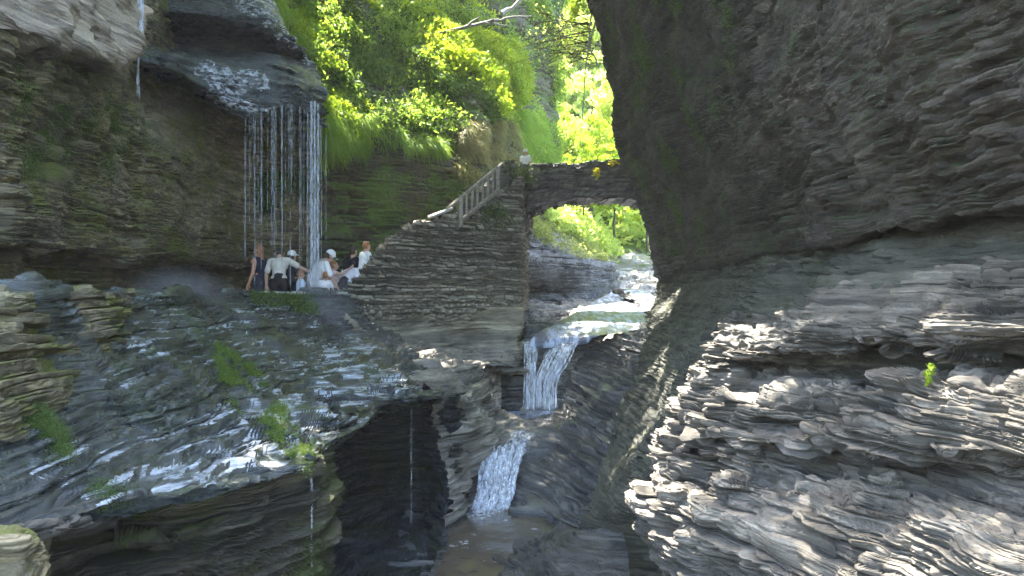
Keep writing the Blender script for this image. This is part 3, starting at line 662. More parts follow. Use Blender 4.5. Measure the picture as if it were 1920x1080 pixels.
pw = pw * (1 - rw[..., None]) + ps_ * rw[..., None]; TINT[0] = tw_ * (1 - rw) + ts_ * rw
wall = np_mesh("stone_wall", pw, grid_faces(*pw.shape[:2]), M_['mason'], tint=TINT[0])
tag(wall, "tall grey dry stone wall carrying the stairs up to the bridge", "wall")

def arch_y(px):                              # underside of the arch, photo pixels at the front face
    return float(np.interp(px, [930, 982, 990, 1010, 1040, 1080, 1120, 1160, 1195, 1230], [470, 440, 400, 388, 379, 372, 369, 370, 375, 384]))
bpx = np.concatenate([np.linspace(934, 980, 6), np.linspace(984, 996, 8), np.linspace(1004, 1230, 22)])
sec = []
D0 = 31.0
for x in bpx:
    X = (x - 960) / F * D0; zt = (540 - (304 + 4 * math.sin(x * .02))) / F * D0; zb = (540 - arch_y(x)) / F * D0
    sec.append([(X, D0, zb), (X, D0, zt), (X, D0 + .4, zt), (X, D0 + .4, zt - .95), (X, D0 + 2.0, zt - .95), (X, D0 + 2.0, zt), (X, D0 + 2.4, zt), (X, D0 + 2.4, zb), (X, D0, zb)])
pb = lerp_grid(np.swapaxes(np.array(sec), 0, 1), 420, 480)
pb = masonry(pb, .09, .06, .2, .2, .7, 107, .05, .05)
br = np_mesh("stone_bridge", pb, grid_faces(*pb.shape[:2]), M_['bridge'], tint=TINT[0])
tag(br, "dark stone arch footbridge crossing high over the stream", "bridge")

def box(bm, c, s, rz=0, ax=None):
    """box with rounded feel: centre, size; ax = optional 3x3 axes"""
    m = Matrix.Rotation(rz, 3, 'Z') if ax is None else ax
    v = [bm.verts.new(Vector(c) + m @ Vector((x * s[0] / 2, y * s[1] / 2, z * s[2] / 2))) for x in (-1, 1) for y in (-1, 1) for z in (-1, 1)]
    for f in ((0, 1, 3, 2), (4, 6, 7, 5), (0, 4, 5, 1), (2, 3, 7, 6), (0, 2, 6, 4), (1, 5, 7, 3)): bm.faces.new([v[i] for i in f])

def beam(bm, a, b, w, h):
    a, b = Vector(a), Vector(b); d = (b - a); L = d.length; d.normalize()
    s = d.cross(Vector((0, 0, 1))) if abs(d.z) < .99 else Vector((1, 0, 0)); s.normalize(); u = s.cross(d)
    box(bm, (a + b) / 2, (L, w, h), ax=Matrix((d, s, u)).transposed())

def bm_obj(name, bm, mat, parent=None, bevel=0, seg=1):
    if bevel: bmesh.ops.bevel(bm, geom=bm.edges[:], offset=bevel, segments=seg, affect='EDGES')
    bmesh.ops.recalc_face_normals(bm, faces=bm.faces)
    me = bpy.data.meshes.new(name); bm.to_mesh(me); bm.free()
    return link(name, me, mat, parent)

rail = empty("stair_railing", P(862, 415, 27.6))
tag(rail, "slanted pale railing with upright balusters climbing to the bridge", "railing")
def rel(o, c): o.parent = c; o.matrix_parent_inverse = Matrix.Translation(-Vector(c.location)); return o
ra, rb_ = P(838, 393, 27.4), P(944, 306, 29.6)
ba, bb = P(863, 415, 27.2), P(936, 356, 29.0)
bm = bmesh.new(); beam(bm, ra, rb_, .16, .13); rel(bm_obj("top_rail", bm, M_['wood'], None, .025), rail)
bm = bmesh.new(); beam(bm, ba, bb, .16, .14); rel(bm_obj("bottom_rail", bm, M_['wood'], None, .025), rail)
for k in range(8):
    t = (k + .15) / 7.4
    lo = Vector(ba) * (1 - t) + Vector(bb) * t
    tt = (lo.x - ra[0]) / (rb_[0] - ra[0]); hi = Vector(ra) * (1 - tt) + Vector(rb_) * tt
    bm = bmesh.new(); w = .15 if k in (0, 7) else .085
    beam(bm, lo - Vector((0, 0, .05 if k not in (0, 7) else .25)), (lo.x, lo.y, hi.z - .03), w, w)
    rel(bm_obj("post" if k in (0, 7) else "baluster", bm, M_['wood'], None, .015), rail)
bm = bmesh.new(); beam(bm, P(806, 407, 26.9), P(846, 391, 27.5), .3, .1)
cb = bm_obj("coping_stone", bm, M_['coping'], None, .02); tag(cb, "pale flat coping slab at the foot of the slanted railing", "coping stone")

stair = empty("stone_staircase", P(660, 549, 26.2))
tag(stair, "stone stairs rising behind the curved wall towards the bridge", "stairs")
ns = 22
for k in range(ns):
    t = k / (ns - 1)
    a = Vector(P(648, 602, 26.0)) * (1 - t) + Vector(P(935, 330, 30.6)) * t
    bm = bmesh.new(); box(bm, (a.x, a.y + .6, a.z - .25), (.62, 1.9, .6), rz=R(8))
    rel(bm_obj("step", bm, M_['mason'], None, .02), stair)

# thin pale kerb stones along the edge of the path where the visitors stand
kb = empty("path_kerb", P(560, 549, 22.9)); tag(kb, "thin pale kerb of flat stones along the path edge under the visitors", "kerb")
kx = np.linspace(480, 648, 9)
for a, b_ in zip(kx[:-1], kx[1:]):
    da, db = np.interp([a, b_], [480, 600, 650], [22.5, 24.2, 25.0])
    bm = bmesh.new(); beam(bm, P(a + 1, 549.5, da), P(b_ - 1, 549.5 + random.uniform(-.6, .6), db), .32, .09)
    rel(bm_obj("kerb_stone", bm, M_['coping'], None, .015), kb)

# ------------------------------------------------------------------ undergrowth
def pcond(poly, up=None):
    def f(pts, nr):
        x, y = pix(pts); w = inside(x, y, poly).astype(float)
        if up is not None: w *= nr[:, 2] > up
        return w
    return f
def clumpy(scale, lo=-.2, seed=0.0, pw_=1.0):
    return lambda pts: np.clip(fbm(pts, scale, 2, seed) - lo, 0.02, 2) ** pw_

def leaf_stuff(name, label, cat, sh, n, poly, size, mat, axis=(0, 0, 0), lift=(.0, .5), dens=None, up=None, slim=.45, spread=1.0, kind="stuff"):
    pts, nr = scatter(sh, n, pcond(poly, up), dens=dens)
    pts = pts + nr * rng.uniform(*lift, (n, 1))
    V, Fq = leaves(pts, rng.uniform(size * .6, size * 1.4, n), np.asarray(axis) + nr * .35, spread, slim)
    o = np_mesh(name, V, Fq, mat); tag(o, label, cat, None, kind); return o

hill = SH[3]
hp = [(470, -380), (1080, -380), (1080, 330), (985, 300), (955, 225), (900, 205), (870, 262), (800, 250), (720, 232), (650, 240), (600, 200)]
leaf_stuff("undergrowth", "dark and mid green ferns covering the hillside above the brown cliff", "undergrowth", hill, 75000, hp, .20, L_['fern'], (.25, -.2, -.45), (.02, .5), clumpy(.55, -.25, 3.0, 1.5), slim=.34)
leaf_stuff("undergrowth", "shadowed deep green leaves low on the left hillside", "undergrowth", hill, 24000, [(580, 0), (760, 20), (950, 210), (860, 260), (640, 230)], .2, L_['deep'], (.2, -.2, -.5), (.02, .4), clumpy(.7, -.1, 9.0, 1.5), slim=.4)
leaf_stuff("undergrowth", "yellow-green leaf sprays in the middle of the hillside", "undergrowth", hill, 26000, [(780, 70), (830, 70), (960, 90), (985, 200), (930, 215), (880, 170), (800, 140)], .2, L_['gold'], (.3, -.3, -.3), (.3, 1.1), clumpy(.8, -.1, 21.0, 1.4), slim=.42)
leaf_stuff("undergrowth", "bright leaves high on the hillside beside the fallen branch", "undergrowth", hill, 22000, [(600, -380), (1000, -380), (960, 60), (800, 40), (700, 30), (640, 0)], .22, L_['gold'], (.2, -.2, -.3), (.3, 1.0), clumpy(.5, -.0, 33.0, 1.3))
# lime grass combed down over the edge beside the fall
def grass_stuff(name, label, cat, sh, n, poly, d, length, width, mat, droop=.6, jit=.35, dens=None, lift=.02):
    pts, nr = scatter(sh, n, pcond(poly), dens=dens)
    dd = np.asarray(d) + nr * .5 + rng.normal(size=(n, 3)) * jit
    V, Fq = blades(pts + nr * lift, dd, rng.uniform(length * .5, length * 1.3, n), width, droop)
    o = np_mesh(name, V, Fq, mat); tag(o, label, cat, None, "stuff"); return o
grass_stuff("hanging_grass", "lime green grass combed downward beside the top of the waterfall", "grass", hill, 26000, [(470, -200), (545, -200), (575, 0), (620, 120), (720, 255), (640, 275), (596, 240), (590, 160), (540, 50), (500, 0)], (.35, -.45, -.2), .55, .034, L_['lime'], .9, .62, clumpy(1.3, -.25, 5.0, 1.3))
grass_stuff("hanging_grass", "lime green grass spilling over the corner left of the bridge", "grass", hill, 9000, [(940, 190), (1000, 210), (1060, 300), (1000, 320), (975, 280)], (.35, -.5, -.1), .6, .04, L_['lime'], .9, .6, clumpy(1.0, -.2, 6.0))
grass_stuff("dry_grass", "dry straw coloured grass on the slope behind the slanted railing", "grass", hill, 14000, [(858, 262), (880, 230), (960, 225), (985, 300), (930, 320), (850, 390)], (.1, -.5, .1), .5, .03, L_['dry'], .7, .5, clumpy(.9, -.3, 5.0))
grass_stuff("hanging_grass", "thin green grass hanging from the cliff edge above the visitors", "grass", hill, 6000, [(600, 225), (720, 232), (860, 262), (860, 285), (700, 262), (640, 300), (600, 300)], (.2, -.4, -.6), .5, .03, L_['fern'], .6, .35, clumpy(1.2, -.1, 2.0))
leaf_stuff("undergrowth", "small pale leaves mixed into the lime grass beside the waterfall", "undergrowth", hill, 12000, [(500, -120), (545, -200), (580, 0), (625, 120), (725, 255), (640, 275), (600, 240), (590, 160), (545, 50)], .13, L_['gold'], (.3, -.3, -.2), (.05, .5), clumpy(1.2, -.1, 41.0, 1.5))
# far hillside
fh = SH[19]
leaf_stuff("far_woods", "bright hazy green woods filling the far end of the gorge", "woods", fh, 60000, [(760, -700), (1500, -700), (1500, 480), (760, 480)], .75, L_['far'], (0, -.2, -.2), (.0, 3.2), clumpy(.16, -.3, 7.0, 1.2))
leaf_stuff("undergrowth", "sunlit mossy growth draped over the bank seen through the arch", "undergrowth", SH[16], 15000, [(985, 385), (1020, 400), (1060, 430), (1130, 470), (1135, 492), (1060, 478), (1000, 450)], .2, L_['dry_green'], (.3, -.3, -.3), (.03, .35), clumpy(.7, -.2, 19.0), slim=.4)
leaf_stuff("undergrowth", "pale green shrubs upstream beyond the bridge arch", "undergrowth", SH[16], 14000, [(985, 300), (1130, 380), (1140, 480), (1060, 440), (990, 400)], .4, L_['far'], (.2, -.3, -.1), (.1, 1.2), clumpy(.5, -.2, 4.0))

# ------------------------------------------------------------------ mosses and small plants on the rock
slab = SH[7]
leaf_stuff("moss", "bright green fern fronds in a strip across the middle of the wet slab", "moss", slab, 12000, [(395, 650), (430, 645), (480, 690), (540, 780), (520, 800), (440, 780), (420, 720)], .05, L_['mossy'], (.1, -.5, .2), (.0, .04), clumpy(3.0, .05, 1.0, 1.6), slim=.3)
leaf_stuff("moss", "yellow-green moss strip near the lip of the wet slab", "moss", slab, 9000, [(490, 770), (545, 780), (590, 850), (580, 905), (540, 850), (495, 815)], .04, L_['mossy'], (.1, -.5, .1), (.0, .03), clumpy(3.2, .0, 2.0, 1.6), slim=.3)
leaf_stuff("moss", "green moss on the ledges at the lower left edge of the slab", "moss", slab, 22000, [(-60, 760), (70, 770), (125, 820), (120, 885), (40, 905), (-60, 910)], .02, L_['moss'], (.1, -.4, .4), (.0, .03), clumpy(2.5, -.2, 4.0, 1.5))
leaf_stuff("moss", "pale green moss patch just above the front bench of the slab", "moss", slab, 7000, [(160, 910), (200, 890), (250, 910), (240, 952), (185, 955)], .018, L_['moss'], (.1, -.4, .4), (.0, .03), clumpy(3, -.2, 6.0))
leaf_stuff("moss", "ferns on the ledge right below the visitors", "moss", slab, 4500, [(470, 556), (590, 556), (592, 590), (540, 585), (480, 575)], .11, L_['moss'], (0, -.5, -.2), (.0, .1), clumpy(1.5, -.2, 8.0))
leaf_stuff("moss", "olive moss tufts dotted over the left cliff", "moss", SH[0], 16000, [(-60, 110), (150, 120), (240, 200), (300, 260), (250, 360), (150, 380), (60, 330), (-60, 300)], .035, L_['moss'], (.1, -.5, -.2), (.0, .03), clumpy(1.6, -.1, 11.0, 1.8))
leaf_stuff("moss", "dark moss cushions on the shaded right overhang", "moss", SH[4], 42000, [(1120, -60), (1400, -60), (1380, 120), (1330, 300), (1400, 420), (1320, 480), (1240, 480), (1180, 330), (1150, 180)], .055, L_['moss'], (-.2, -.4, -.3), (.0, .05), clumpy(1.1, -.15, 13.0, 1.6))
leaf_stuff("moss", "small ferns growing on the wall behind the falling water", "moss", SH[0], 9000, [(470, 330), (620, 300), (640, 440), (600, 480), (500, 470)], .11, L_['moss'], (0, -.5, -.3), (.0, .08), clumpy(1.0, .0, 15.0, 2.0))

def plant(name, label, cat, c, n, rad, size, mat, axis=(0, -.2, .2), stems=6, slim=.5, drop=0.0):
    """small rooted plant: a few stems, leaves around them"""
    c = np.asarray(c, float); root = empty(name, c); tag(root, label, cat)
    paths, tip = [], []
    for k in range(stems):
        e = c + rng.normal(size=3) * np.asarray(rad) * .75; e[2] -= drop * rng.random()
        m = (c + e) / 2 + np.array([0, -.03, .05]); paths.append(([c, m, e], [.012, .009, .004])); tip += [m, e, (m + e) / 2]
    V, Fq = tubes(paths); rel(np_mesh("stem", V, Fq, M_['bark']), root)
    tip = np.array(tip); i = rng.integers(0, len(tip), n)
    V, Fq = leaves(tip[i] + rng.normal(size=(n, 3)) * np.asarray(rad) * .28, rng.uniform(size * .6, size * 1.3, n), axis, 1.0, slim)
    rel(np_mesh("foliage", V, Fq, mat), root)
    return root
plant("flowering_plant", "yellow leafed plant hanging on the right half of the bridge face", "plant", P(1123, 322, 30.8), 150, (.2, .08, .2), .11, L_['yellow'])
plant("flowering_plant", "small yellow plant on top of the bridge parapet at the right", "plant", P(1150, 306, 30.85), 90, (.3, .12, .08), .12, L_['yellow'])
plant("ivy_plant", "green ivy hanging on the left end of the bridge face", "plant", P(985, 322, 30.75), 420, (.65, .1, .3), .12, L_['moss'], drop=.5, stems=10)
plant("ivy_plant", "grey-green ivy under the slanted railing on the stone wall", "plant", P(925, 392, 28.0), 500, (.55, .15, .4), .11, L_['moss'], drop=.6, stems=12)
plant("fern_plant", "yellow-green fern sprig growing alone from the dark crevice on the right", "fern", P(1737, 714, 6.2), 150, (.02, .03, .075), .045, L_['gold'], stems=5)
plant("ivy_plant", "leafy weed growing where the stairs meet the cliff", "plant", P(862, 355, 29.6), 300, (.5, .2, .5), .13, L_['moss'], stems=9)

# ------------------------------------------------------------------ trees
def limb(a, b, ra, rb, k=6, wob=.06, sag=0.0, g=rng):
    a, b = np.asarray(a, float), np.asarray(b, float); t = np.linspace(0, 1, k)[:, None]
    L = np.linalg.norm(b - a); p = a * (1 - t) + b * t + g.normal(size=(k, 3)) * wob * L * np.sin(np.pi * t)
    p[:, 2] += sag * np.sin(np.pi * t[:, 0])
    return p, ra * (1 - t[:, 0]) + rb * t[:, 0]

def tree_meshes(h, cw, ch, n, ls, seed, lean=(0, 0), base=.45):
    """trunk with limbs and a crown of leaf clumps, base at the origin"""
    g = np.random.default_rng(seed)
    topv = np.array([lean[0], lean[1], h]); tr, rr = limb((0, 0, -.6), topv * .92, .03 * h * .5, .02, 10, .03, g=g)
    paths = [(tr, rr)]; cl = []
    for k in range(15):
        t = g.uniform(base, .95); s = tr[int(t * 9)]
        a = g.uniform(0, 2 * np.pi); L = cw * g.uniform(.45, 1.0) * (1.15 - .6 * abs(t - .6))
        e = s + np.array([math.cos(a) * L, math.sin(a) * L, g.uniform(-.05, .35) * ch])
        paths.append(limb(s, e, rr[int(t * 9)] * .5, .012, 6, .06, g=g)); cl.append(e); cl.append((s + e) / 2 + g.normal(size=3) * .3)
        for q in range(2):
            e2 = e + g.normal(size=3) * cw * .3; paths.append(limb((s + e) / 2, e2, .03, .008, 4, .06, g=g)); cl.append(e2)
    cl.append(topv)
    cl = np.array(cl); per = n // len(cl); pts = []
    for c in cl:
        r = cw * g.uniform(.16, .34)
        q = g.normal(size=(per, 3)); q /= np.linalg.norm(q, axis=1, keepdims=True); q *= g.random((per, 1)) ** .5
        pts.append(c + q * r * np.array([1.1, 1.1, .55]))
    pts = np.concatenate(pts)
    return tubes(paths), leaves(pts, g.uniform(ls * .6, ls * 1.4, len(pts)), (0, 0, -.35), 1.0, .55, g)

def np_me(name, V, Fq, mat):
    o = np_mesh(name, V, Fq, mat); me = o.data; bpy.data.objects.remove(o); return me
protos = []
for k, (h, cw, ch, n, ls, lm) in enumerate([(14, 3.6, 6, 6500, .42, 'far'), (11, 3.2, 5, 6000, .40, 'gold'), (16, 3.8, 7, 6500, .42, 'far'), (9, 2.8, 4, 5000, .34, 'gold')]):
    (tv, tf), (lv, lf) = tree_meshes(h, cw, ch, n, ls, 200 + k)
    protos.append((np_me("trunk", tv, tf, M_['bark']), np_me("crown", lv, lf, L_[lm])))
def tree(k, loc, rz, sc, label, group=None, name="broadleaf_tree"):
    r = empty(name, loc); r.rotation_euler = (0, 0, rz); r.scale = (sc, sc, sc); tag(r, label, "tree", group)
    for nm, me in zip(("trunk", "crown"), protos[k]):
        o = bpy.data.objects.new(nm, me); COL.objects.link(o); o.parent = r
    return r
far_spots = [(0, 1000, 420, 62, .95), (1, 1060, 440, 56, .8), (2, 1110, 440, 60, .9), (1, 1150, 455, 54, .7), (0, 1190, 440, 64, 1.0), (3, 1090, 455, 50, .75),
             (2, 1040, 300, 74, 1.0), (0, 1120, 250, 80, 1.1), (2, 1190, 280, 78, 1.1), (3, 1215, 462, 52, .7), (1, 960, 200, 70, 1.0), (2, 1060, 100, 88, 1.1), (0, 1150, 60, 90, 1.1), (2, 990, 20, 84, 1.1)]
for i, (k, px, py, d, sc) in enumerate(far_spots):
    tree(k, P(px, py, d), i * 1.7, sc, "bright green broadleaf tree among the woods beyond the bridge", "trees beyond the bridge")
# unseen trees added on the cliff tops to shade and dapple the gorge
shade_trees = [(5, (1.5, 12.6, 11.0), .64, math.pi - .3), (0, (-10.5, 9.5, 7.6), .8, -.3), (1, (-9.4, 15, 11.0), .95, -.2), (0, (-12.5, 19, 10.8), 1.0, -.1), (0, (-12.5, 26, 14.5), 1.0, 0), (0, (-7.0, 31.6, 15.5), 1.2, -.6), (0, (-11.5, 31, 16), 1.05, .1), (0, (-9.8, 23, 13.5), 1.0, 0), (0, (-9.2, 25, 12.5), 1.35, .05), (0, (-6.4, 36, 16), 1.15, -.2)]
for k, (h, cw, ch, n, ls, lm, ln) in enumerate([(9, 3.6, 5, 5200, .36, 'fern', (6.2, .5)), (8, 3.4, 4, 4600, .36, 'fern', (5.4, 1.2))]):
    (tv, tf), (lv, lf) = tree_meshes(h, cw, ch, n, ls, 300 + k, ln)
    protos.append((np_me("trunk", tv, tf, M_['bark']), np_me("crown", lv, lf, L_[lm])))
for k, loc, sc, rz in shade_trees:
    tree(4 + (k % 2), loc, rz, sc, "tall broadleaf tree added out of view on the clifftop to shade the gorge", "unseen shade trees on the clifftops")

# fallen grey branch, bare twigs, hanging vine
V, Fq = tubes([limb(P(796, 74, 37), P(870, 52, 37.5), .05, .09, 6, .03), limb(P(868, 53, 37.5), P(925, 38, 38), .10, .085, 6, .04), limb(P(925, 38, 38), P(998, 30, 39), .08, .03, 7, .04),
               limb(P(870, 52, 37.5), P(900, 32, 37.2), .08, .03, 5, .05), limb(P(905, 42, 37.8), P(950, 48, 38), .06, .02, 5, .05), limb(P(830, 62, 37.2), P(815, 84, 37), .05, .02, 4, .05)])
fb = np_mesh("fallen_branch", V, Fq, M_['grey_bark'], smooth=True); tag(fb, "grey fallen branch lying across the leaves high above the railing", "branch")
V, Fq = tubes([limb(P(940, 24, 39), P(990, -8, 39.5), .12, .08, 6, .03), limb(P(962, 10, 39.2), P(985, 12, 39.4), .05, .02, 4, .04)])
fb = np_mesh("fallen_branch", V, Fq, M_['pale_bark'], smooth=True); tag(fb, "short grey branch sticking out at the very top of the photo", "branch")
vp = np.array([P(1100, -120, 29), P(1112, -20, 29), P(1106, 50, 29), P(1104, 80, 29), P(1098, 130, 29.2), P(1094, 190, 29.2), P(1090, 240, 29.2), P(1088, 272, 29.2)])
vp2 = np.array([P(1126, -60, 29), P(1118, 30, 29), P(1106, 85, 29), P(1116, 108, 29), P(1120, 122, 28.9)])
V, Fq = tubes([(spline(vp, 40), np.linspace(.045, .016, 40)), (spline(vp2, 20), np.linspace(.05, .03, 20))])
tag(np_mesh("hanging_vine", V, Fq, M_['pale_bark'], smooth=True), "thin vine hanging down beside the edge of the right cliff", "vine")
paths = []
for k in range(26):
    a = np.array([1108 + rng.uniform(-8, 10), rng.uniform(20, 120)]); e = a + np.array([-rng.uniform(40, 150), rng.uniform(-40, 70)])
    m = (a + e) / 2 + np.array([0, -rng.uniform(0, 18)])
    pts = spline(np.array([P(*a, 30), P(*m, 30.3 + rng.uniform(-.5, .5)), P(*e, 30.6 + rng.uniform(-1, 1))]), 8)
    paths.append((pts, np.linspace(.028, .007, 8)))
    for q in range(3):
        i = rng.integers(2, 7); paths.append((np.array([pts[i], pts[i] + rng.normal(size=3) * .35 + np.array([-.3, 0, -.1])]), [.012, .005]))
V, Fq = tubes(paths); tw = empty("twiggy_shrub", P(1118, 70, 30)); tag(tw, "bare twiggy shrub reaching out from the top of the right cliff edge", "shrub")
rel(np_mesh("branch", V, Fq, M_['bark']), tw)
tp = np.concatenate([p_[0] for p_ in paths]); i = rng.integers(0, len(tp), 900)
V, Fq = leaves(tp[i] + rng.normal(size=(900, 3)) * .2, rng.uniform(.08, .18, 900), (0, 0, -.4)); rel(np_mesh("foliage", V, Fq, L_['far']), tw)
plant("flowering_plant", "yellow leafed spray at the top edge of the right cliff", "plant", P(1082, 8, 29.5), 420, (.32, .3, .5), .17, L_['gold'], stems=8)

# ------------------------------------------------------------------ water
def strands(name, paths, mat, rad, sides=5, parent=None):
    """thin ropes of falling water, lumpy along their length"""
    out = []
    for pts, r in paths:
        n = max(12, int(np.linalg.norm(np.diff(pts, axis=0), axis=1).sum() / .10)); q = spline(np.asarray(pts, float), n)
        q = q + .25 * r * rng.normal(size=(n, 3)); rr = r * (.55 + .75 * rng.random(n)) ; rr[-1] *= .5
        out.append((q, rr))
    V, Fq = tubes(out, sides); return np_mesh(name, V, Fq, mat, parent, smooth=True)

def drop(px0, py0, d0, px1, py1, d1, r):
    a, b = P(px0, py0, d0), P(px1, py1, d1); t = np.linspace(0, 1, 5)
    return np.stack([a[0] + (b[0] - a[0]) * t ** .5, a[1] + (b[1] - a[1]) * t ** .5, a[2] + (b[2] - a[2]) * t], 1), r

fall = empty("waterfall", P(590, 549, 23.6)); tag(fall, "tall thin waterfall of separate strands dropping from the ledge behind the visitors", "waterfall")
def ledge_y(px): return float(np.interp(px, [460, 500, 535, 580, 606], [212, 200, 196, 196, 222]))
def ledge_d(px): return float(np.interp(px, [460, 535, 606], [22.7, 23.3, 24.9]))
for px, y0, y1, r, cnt in [(460, 212, 500, .022, 2), (477, 214, 540, .026, 3), (492, 208, 430, .012, 1), (511, 198, 470, .024, 2), (529, 205, 500, .014, 2), (543, 190, 545, .022, 2), (552, 196, 420, .010, 1), (563, 200, 545, .022, 2), (576, 205, 545, .022, 2), (584, 190, 547, .05, 5), (590, 190, 547, .06, 6), (596, 195, 547, .045, 5), (603, 222, 520, .02, 3), (610, 250, 480, .012, 2)]:
    ps = [drop(px + rng.uniform(-2, 2), y0, ledge_d(px) - .1, px + rng.uniform(-2.5, 2.5), y1 - rng.uniform(0, 20), ledge_d(px) - .5, r * .55 * rng.uniform(.6, 1.1)) for _ in range(cnt)]
    rel(strands("strand", ps, M_['veil'], r), fall)

for _ in range(26):
    px = rng.uniform(458, 612); rel(strands("strand", [drop(px, ledge_y(px), ledge_d(px) - .1, px + rng.uniform(-2, 2), rng.uniform(330, 545), ledge_d(px) - .5, .009)], M_['veil'], .009), fall)

def wsheet(name, ctrl, M, N, mat, noise=.05, parent=None, off=.0, f=1.2):
    p = surf(ctrl, M, N); n = normals(p)
    p = p + n * (off + noise * fbm(p, f, 3, 4.0))[..., None]
    v = np.linspace(0, 1, N)[None] + .08 * vn(p[..., 0] * 5, p[..., 1] * 5, p[..., 2] * 2.2); ed = np.clip(np.minimum(v, 1 - v) * 5, 0, 1); u = np.linspace(0, 1, M)[:, None]; ed = ed * np.clip((1 - u) * 8, 0, 1) * np.clip(.55 + u * 12, 0, 1)
    o = np_mesh(name, p, grid_faces(M, N), mat, None, True, tint=ed)
    if parent: rel(o, parent)
    return o
def film(sh, poly, off, name, brk=-.25, up=-2, solo=False):
    """water film on a built rock surface, carries the painted glints and reflections"""
    n = normals(sh); q = sh + n * off; x, y = pix(sh); x = x + 34 * fbm(sh, 1.1, 3, 3.0); y = y + 22 * fbm(sh, 1.1, 3, 8.0); m = inside(x, y, poly) & (fbm(sh, .9, 3, 17.0) > brk) & (n[..., 2] > up)
    if solo:                                  # keep the one largest patch
        lab = np.where(m, np.arange(m.size).reshape(m.shape) + 1, 0)
        for _ in range(2000):
            old = lab; q_ = np.pad(lab, 1); lab = np.where(m, np.maximum.reduce([q_[1:-1, 1:-1], q_[:-2, 1:-1], q_[2:, 1:-1], q_[1:-1, :-2], q_[1:-1, 2:]]), 0)
            if (lab == old).all(): break
        ids, ct = np.unique(lab[lab > 0], return_counts=True); m = lab == ids[ct.argmax()]
    f = grid_faces(*sh.shape[:2]); k = m.ravel()[f].all(1); f = f[k]
    u, inv = np.unique(f, return_inverse=True)
    return q.reshape(-1, 3)[u], inv.reshape(-1, 4)
V, Fq = film(SH[2], [(358, 112), (440, 118), (505, 135), (512, 200), (465, 214), (380, 160)], .03, "w", -.1, solo=True); o = np_mesh("waterfall", V, Fq, M_['sun_glint'], smooth=True)
tag(o, "water film painted white as sun glints on the tilted ledge above the thin strands", "waterfall")
V, Fq = film(SH[2], [(430, -60), (500, -60), (600, 130), (612, 215), (585, 150), (520, 75), (440, 20)], .03, "w", -.7, solo=True); o = np_mesh("waterfall", V, Fq, M_['sun_glint'], smooth=True)
tag(o, "water sheet painted white as sunlight on the wet bulge beside the lime grass", "waterfall")
sp = empty("waterfall", P(258, 92, 15)); tag(sp, "narrow white spout falling down the notch in the upper left cliff", "waterfall")
rel(strands("strand", [drop(rng.uniform(250, 268), -40, 15.2, rng.uniform(248, 272), rng.uniform(85, 98), 15.0, rng.uniform(.02, .05)) for _ in range(14)], M_['veil'], .05), sp)
rel(strands("strand", [drop(rng.uniform(256, 262), 95, 14.9, rng.uniform(256, 262), rng.uniform(150, 190), 14.8, .012) for _ in range(4)], M_['veil'], .02), sp)
V, Fq = film(slab, [(240, 556), (420, 560), (610, 575), (700, 650), (720, 690), (600, 720), (440, 700), (330, 690), (250, 720), (180, 700), (230, 620)], .012, "w", -.35, .42); o = np_mesh("sky_glint_film", V, Fq, M_['film'], smooth=True); tag(o, kind="structure")  # sky reflections coloured onto the level treads of the slab
V, Fq = film(slab, [(60, 860), (330, 800), (560, 690), (780, 690), (830, 738), (600, 850), (330, 930), (180, 945)], .01, "w", -.3, .45); o = np_mesh("sky_glint_film", V, Fq, M_['film'], smooth=True); tag(o, kind="structure")
dr = empty("waterfall", P(584, 900, 11)); tag(dr, "single thin trickle dropping from the lip of the slab", "waterfall")
rel(strands("strand", [drop(584, 870, 11, 584, 1100, 10.9, .012), drop(586, 900, 11, 585, 985, 10.9, .008)], M_['drip'], .014), dr)
dr = empty("waterfall", P(771, 770, 15.6)); tag(dr, "faint trickle in front of the dark alcove under the slab", "waterfall")
rel(strands("strand", [drop(771, 770, 15.6, 771, 985, 15.5, .010)], M_['drip'], .012), dr)

# main stream: chute, two prongs, pool, lower cascade, lower pool
st = wsheet("stream", [
    [(1150, 545, 42), (1185, 545, 42), (1225, 545, 42)],
    [(1120, 562, 38), (1165, 562, 38), (1215, 560, 38)],
    [(1078, 588, 31), (1135, 586, 31), (1228, 586, 31)],
    [(1035, 610, 28.4), (1105, 604, 28.4), (1222, 608, 28.4)],
    [(1000, 630, 27.2), (1060, 628, 27.0), (1145, 627, 26.9)], [(994, 645, 26.9), (1050, 641, 26.75), (1112, 634, 26.7)], [(994, 655, 26.9), (1050, 650, 26.75), (1098, 644, 26.75)]], 180, 100, M_['stream'], .06, f=1.0); tag(st, kind="structure")
mf = empty("waterfall", P(1020, 768, 26)); tag(mf, "forked white cascade pouring from the chute under the bridge into the pool", "waterfall")
wsheet("prong", [
    [(976, 640, 27.2), (994, 640, 27.1), (1008, 646, 27.0)], [(984, 668, 26.8), (998, 668, 26.7), (1010, 672, 26.7)], [(984, 715, 26.6), (995, 715, 26.5), (1004, 715, 26.6)], [(981, 770, 26.5), (993, 772, 26.4), (1004, 770, 26.5)]], 120, 40, M_['sheetfoam'], .07, mf, f=3)
wsheet("prong", [
    [(1050, 632, 27.2), (1085, 628, 27.0), (1118, 622, 26.9)], [(1022, 660, 26.6), (1056, 652, 26.4), (1088, 645, 26.4)], [(1008, 692, 26.3), (1034, 690, 26.1), (1058, 690, 26.1)], [(1002, 730, 26.2), (1026, 730, 26.0), (1048, 735, 26.0)], [(1000, 770, 26.1), (1022, 772, 25.9), (1044, 772, 25.9)]], 140, 70, M_['sheetfoam'], .08, mf, f=3)
ps = []
